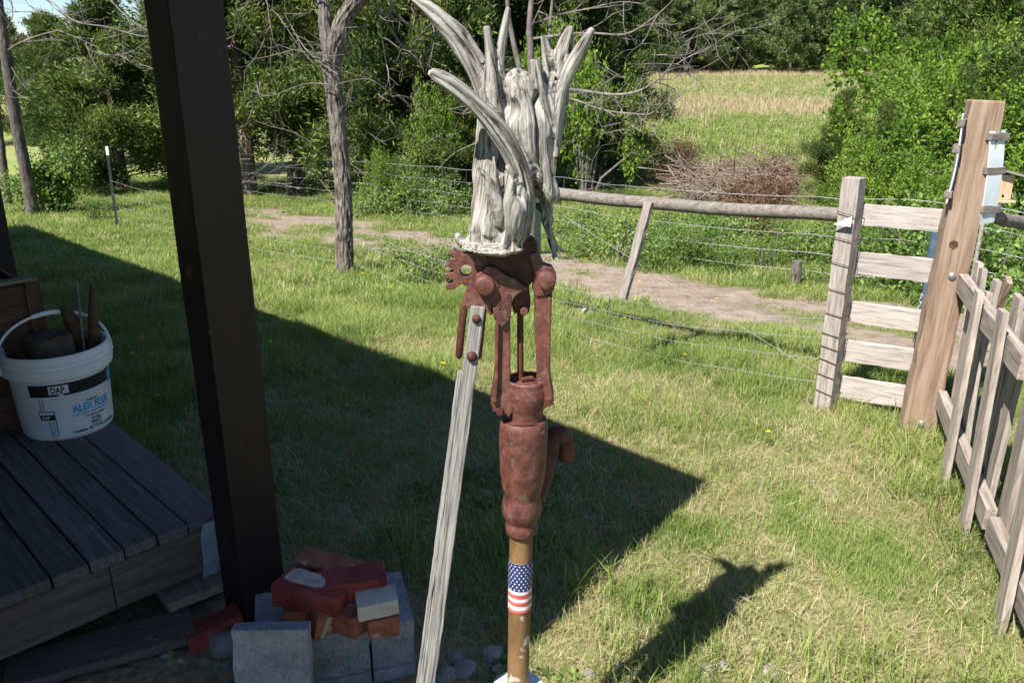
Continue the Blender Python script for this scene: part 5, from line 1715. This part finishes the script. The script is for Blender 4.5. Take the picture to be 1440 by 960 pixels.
def scatter(name, objs, P, sc_, rz, vi, label, cat, tilt=None):
    col = bpy.data.collections.new(name + '_tufts')
    for i, o in enumerate(objs):
        o.name = 'tuft_%02d' % i if False else o.name
        col.objects.link(o)
    me_ = bpy.data.meshes.new(name)
    N = len(P)
    me_.vertices.add(N); me_.vertices.foreach_set('co', P.astype(np.float32).ravel())
    a = me_.attributes.new('sc', 'FLOAT', 'POINT'); a.data.foreach_set('value', sc_.astype(np.float32))
    rot = np.zeros((N, 3), np.float32); rot[:, 2] = rz
    if tilt is not None: rot[:, :2] = tilt
    a = me_.attributes.new('rot', 'FLOAT_VECTOR', 'POINT'); a.data.foreach_set('vector', rot.ravel())
    a = me_.attributes.new('vi', 'INT', 'POINT'); a.data.foreach_set('value', vi.astype(np.int32))
    ob = bpy.data.objects.new(name, me_); COL.objects.link(ob)
    ng = bpy.data.node_groups.new(name, 'GeometryNodeTree')
    ng.interface.new_socket('Geometry', in_out='INPUT', socket_type='NodeSocketGeometry')
    ng.interface.new_socket('Geometry', in_out='OUTPUT', socket_type='NodeSocketGeometry')
    gi = ng.nodes.new('NodeGroupInput'); go = ng.nodes.new('NodeGroupOutput')
    ip = ng.nodes.new('GeometryNodeInstanceOnPoints'); ci = ng.nodes.new('GeometryNodeCollectionInfo')
    ci.inputs['Collection'].default_value = col; ci.inputs['Separate Children'].default_value = True; ci.inputs['Reset Children'].default_value = True
    def na(nm, ty):
        n = ng.nodes.new('GeometryNodeInputNamedAttribute'); n.data_type = ty; n.inputs['Name'].default_value = nm; return n.outputs['Attribute']
    er = ng.nodes.new('FunctionNodeEulerToRotation')
    k = ng.links.new
    k(gi.outputs[0], ip.inputs['Points']); k(ci.outputs[0], ip.inputs['Instance']); ip.inputs['Pick Instance'].default_value = True
    k(na('vi', 'INT'), ip.inputs['Instance Index']); k(na('rot', 'FLOAT_VECTOR'), er.inputs[0]); k(er.outputs[0], ip.inputs['Rotation']); k(na('sc', 'FLOAT'), ip.inputs['Scale'])
    k(ip.outputs[0], go.inputs[0])
    md = ob.modifiers.new('scatter', 'NODES'); md.node_group = ng
    tag(ob, label, cat, kind='stuff')
    return ob


def keep_out(x, y):
    """True where no grass grows: deck, house, blocks, pump casing"""
    q_u = (x - POST.x) * UA.x + (y - POST.y) * UA.y; q_v = (x - POST.x) * VA.x + (y - POST.y) * VA.y
    dk = (q_u > .05) & (q_v < -.02)
    blk = ((x - bA.x) * bx.x + (y - bA.y) * bx.y > -.25) & ((x - bA.x) * bx.x + (y - bA.y) * bx.y < bl + .02) & ((x - bA.x) * by.x + (y - bA.y) * by.y > -.04) & ((x - bA.x) * by.x + (y - bA.y) * by.y < bd + .02)
    pmp = np.hypot(x - .0136, y - PYD) < .09
    pst = (np.abs(q_u) < .1) & (np.abs(q_v) < .1)
    soil = np.hypot((x + .80) / .75, (y - 1.80) / .55) < .8
    return dk | blk | pmp | pst | (soil & (rng.uniform(size=np.shape(x)) < .93))


def wedge(n, y0, y1, half=.80, pad=.9):
    """random points of the viewed ground with a margin on each side, even per area"""
    y = np.sqrt(rng.uniform(0, 1, n) * ((y1) ** 2 - y0 ** 2) + y0 ** 2)
    x = rng.uniform(-1, 1, n) * (half * y + pad)
    return x, y


near_t = [tuft('lawn_tuft_%02d' % i, 100 + i, 11, .056, .022, .0012, M_grass, .7) for i in range(5)] + [tuft('lawn_tuft_%02d' % (5 + i), 120 + i, 9, .105, .020, .0015, M_grass, .8) for i in range(4)] + \
         [tuft('lawn_tuft_%02d' % (9 + i), 140 + i, 9, .05, .028, .0012, M_dry, 1.6) for i in range(3)]
x, y = wedge(150000, 1.0, 6.6)
lush = fnoise(x * 1.6, y * 1.6, 61); bm_ = bare_mask(x, y); tm_ = track_mask(x, y)
shade_cool = 0
k = (~keep_out(x, y)) & (rng.uniform(size=len(x)) > bm_ * .85) & (rng.uniform(size=len(x)) > tm_ * 1.1)
x, y, lush, bm_ = x[k], y[k], lush[k], bm_[k]
long_ = (rng.uniform(size=len(x)) < smooth(.42, .68, lush) * .75)
dry = (rng.uniform(size=len(x)) < .04 + .5 * bm_)
vi = np.where(dry, rng.integers(9, 12, len(x)), np.where(long_, rng.integers(5, 9, len(x)), rng.integers(0, 5, len(x))))
P = np.stack([x, y, tz(x, y) - .004], 1)
scatter('lawn_grass', near_t, P, rng.uniform(.55, 1.25, len(x)) * (.75 + .5 * lush), rng.uniform(0, 6.28, len(x)), vi, 'patchy green spring lawn grass with dry straw', 'grass', rng.normal(0, .12, (len(x), 2)))

mid_t = [tuft('mid_tuft_%02d' % i, 200 + i, 12, .085, .045, .003, M_grass, .7) for i in range(5)] + [tuft('mid_tuft_%02d' % (5 + i), 220 + i, 10, .08, .05, .0028, M_dry, 1.2) for i in range(2)]
x, y = wedge(95000, 6.0, 18.5, .78, 1.5)
tm_ = track_mask(x, y)
lush = fnoise(x * .9, y * .9, 63)
k = (~keep_out(x, y)) & (rng.uniform(size=len(x)) > tm_ * 1.1)
x, y, lush = x[k], y[k], lush[k]
vi = np.where(rng.uniform(size=len(x)) < .06, rng.integers(5, 7, len(x)), rng.integers(0, 5, len(x)))
P = np.stack([x, y, tz(x, y) - .005], 1)
scatter('yard_grass', mid_t, P, rng.uniform(.5, 1.15, len(x)) * (.7 + .7 * lush), rng.uniform(0, 6.28, len(x)), vi, 'sunlit green grass between the lawn, the dirt track and the trees', 'grass')

far_t = [tuft('field_tuft_%02d' % i, 300 + i, 14, .16, .14, .010, M_grass, .7) for i in range(3)] + [tuft('field_tuft_%02d' % (3 + i), 320 + i, 11, .36, .10, .006, M_dry, .5) for i in range(3)]
n = 60000
y = 18 + 66 * rng.uniform(0, 1, n) ** 1.25
x = y * rng.uniform(.02, .52, n) + rng.uniform(-1, 1, n)
band_ = fnoise(x * .10 + 3, y * .07, 71, 4)
dryp = np.where(y > 45, .10, np.where(y > 25, .40, .12)) * smooth(.34, .56, band_) * 1.25 + .03
dryp = np.where(y > 76, .85, dryp)
isdry = rng.uniform(size=n) < dryp
vi = np.where(isdry, rng.integers(3, 6, n), rng.integers(0, 3, n))
P = np.stack([x, y, tz(x, y) - .01], 1)
scatter('pasture_grass', far_t, P, rng.uniform(.5, 1.25, n) * np.where(y > 78, 1.3, 1), rng.uniform(0, 6.28, n), vi, 'hillside pasture of green grass with tan broom straw', 'grass')

# creeping leafy weeds in the shade by the deck, blocks and pump
x, y = wedge(2600, 1.5, 3.2, .55, .1)
k = (~keep_out(x, y)) & (fnoise(x * 3, y * 3, 81) > .52) & (x < .2)
x, y = x[k], y[k]
def rosette(name, seed):
    g = np.random.default_rng(seed); n = 9
    az = g.uniform(0, 6.28, n)
    C = np.zeros((n, 3)); C[:, 2] = .004; Dd = np.stack([np.cos(az), np.sin(az), g.uniform(.2, .8, n)], 1)
    return bpy.data.objects.new(name, quads(name, leaves(C, Dd, .035, .017, g), M_weed))
scatter('clover_weeds', [rosette('rosette_%02d' % i, 400 + i) for i in range(4)], np.stack([x, y, tz(x, y)], 1), rng.uniform(.5, 1.2, len(x)), rng.uniform(0, 6.28, len(x)), rng.integers(0, 4, len(x)), 'small broad leafed weeds in the shaded grass by the blocks', 'weeds')
# dandelion heads
x, y = wedge(55, 2.6, 9.5, .62, 0)
k = ~keep_out(x, y); x, y = x[k], y[k]
def dand():
    C = np.zeros((14, 3)); C[:, 2] = .09; a = np.linspace(0, 6.28, 14)
    return bpy.data.objects.new('dandelion_head', quads('dandelion_head', leaves(C, np.stack([np.cos(a), np.sin(a), a * 0 + .4], 1), .014, .008, np.random.default_rng(1)), M_yellow))
scatter('dandelions', [dand()], np.stack([x, y, tz(x, y)], 1), rng.uniform(.7, 1.2, len(x)), rng.uniform(0, 6, len(x)), np.zeros(len(x)), 'scattered tiny yellow dandelion heads in the lawn', 'dandelions')
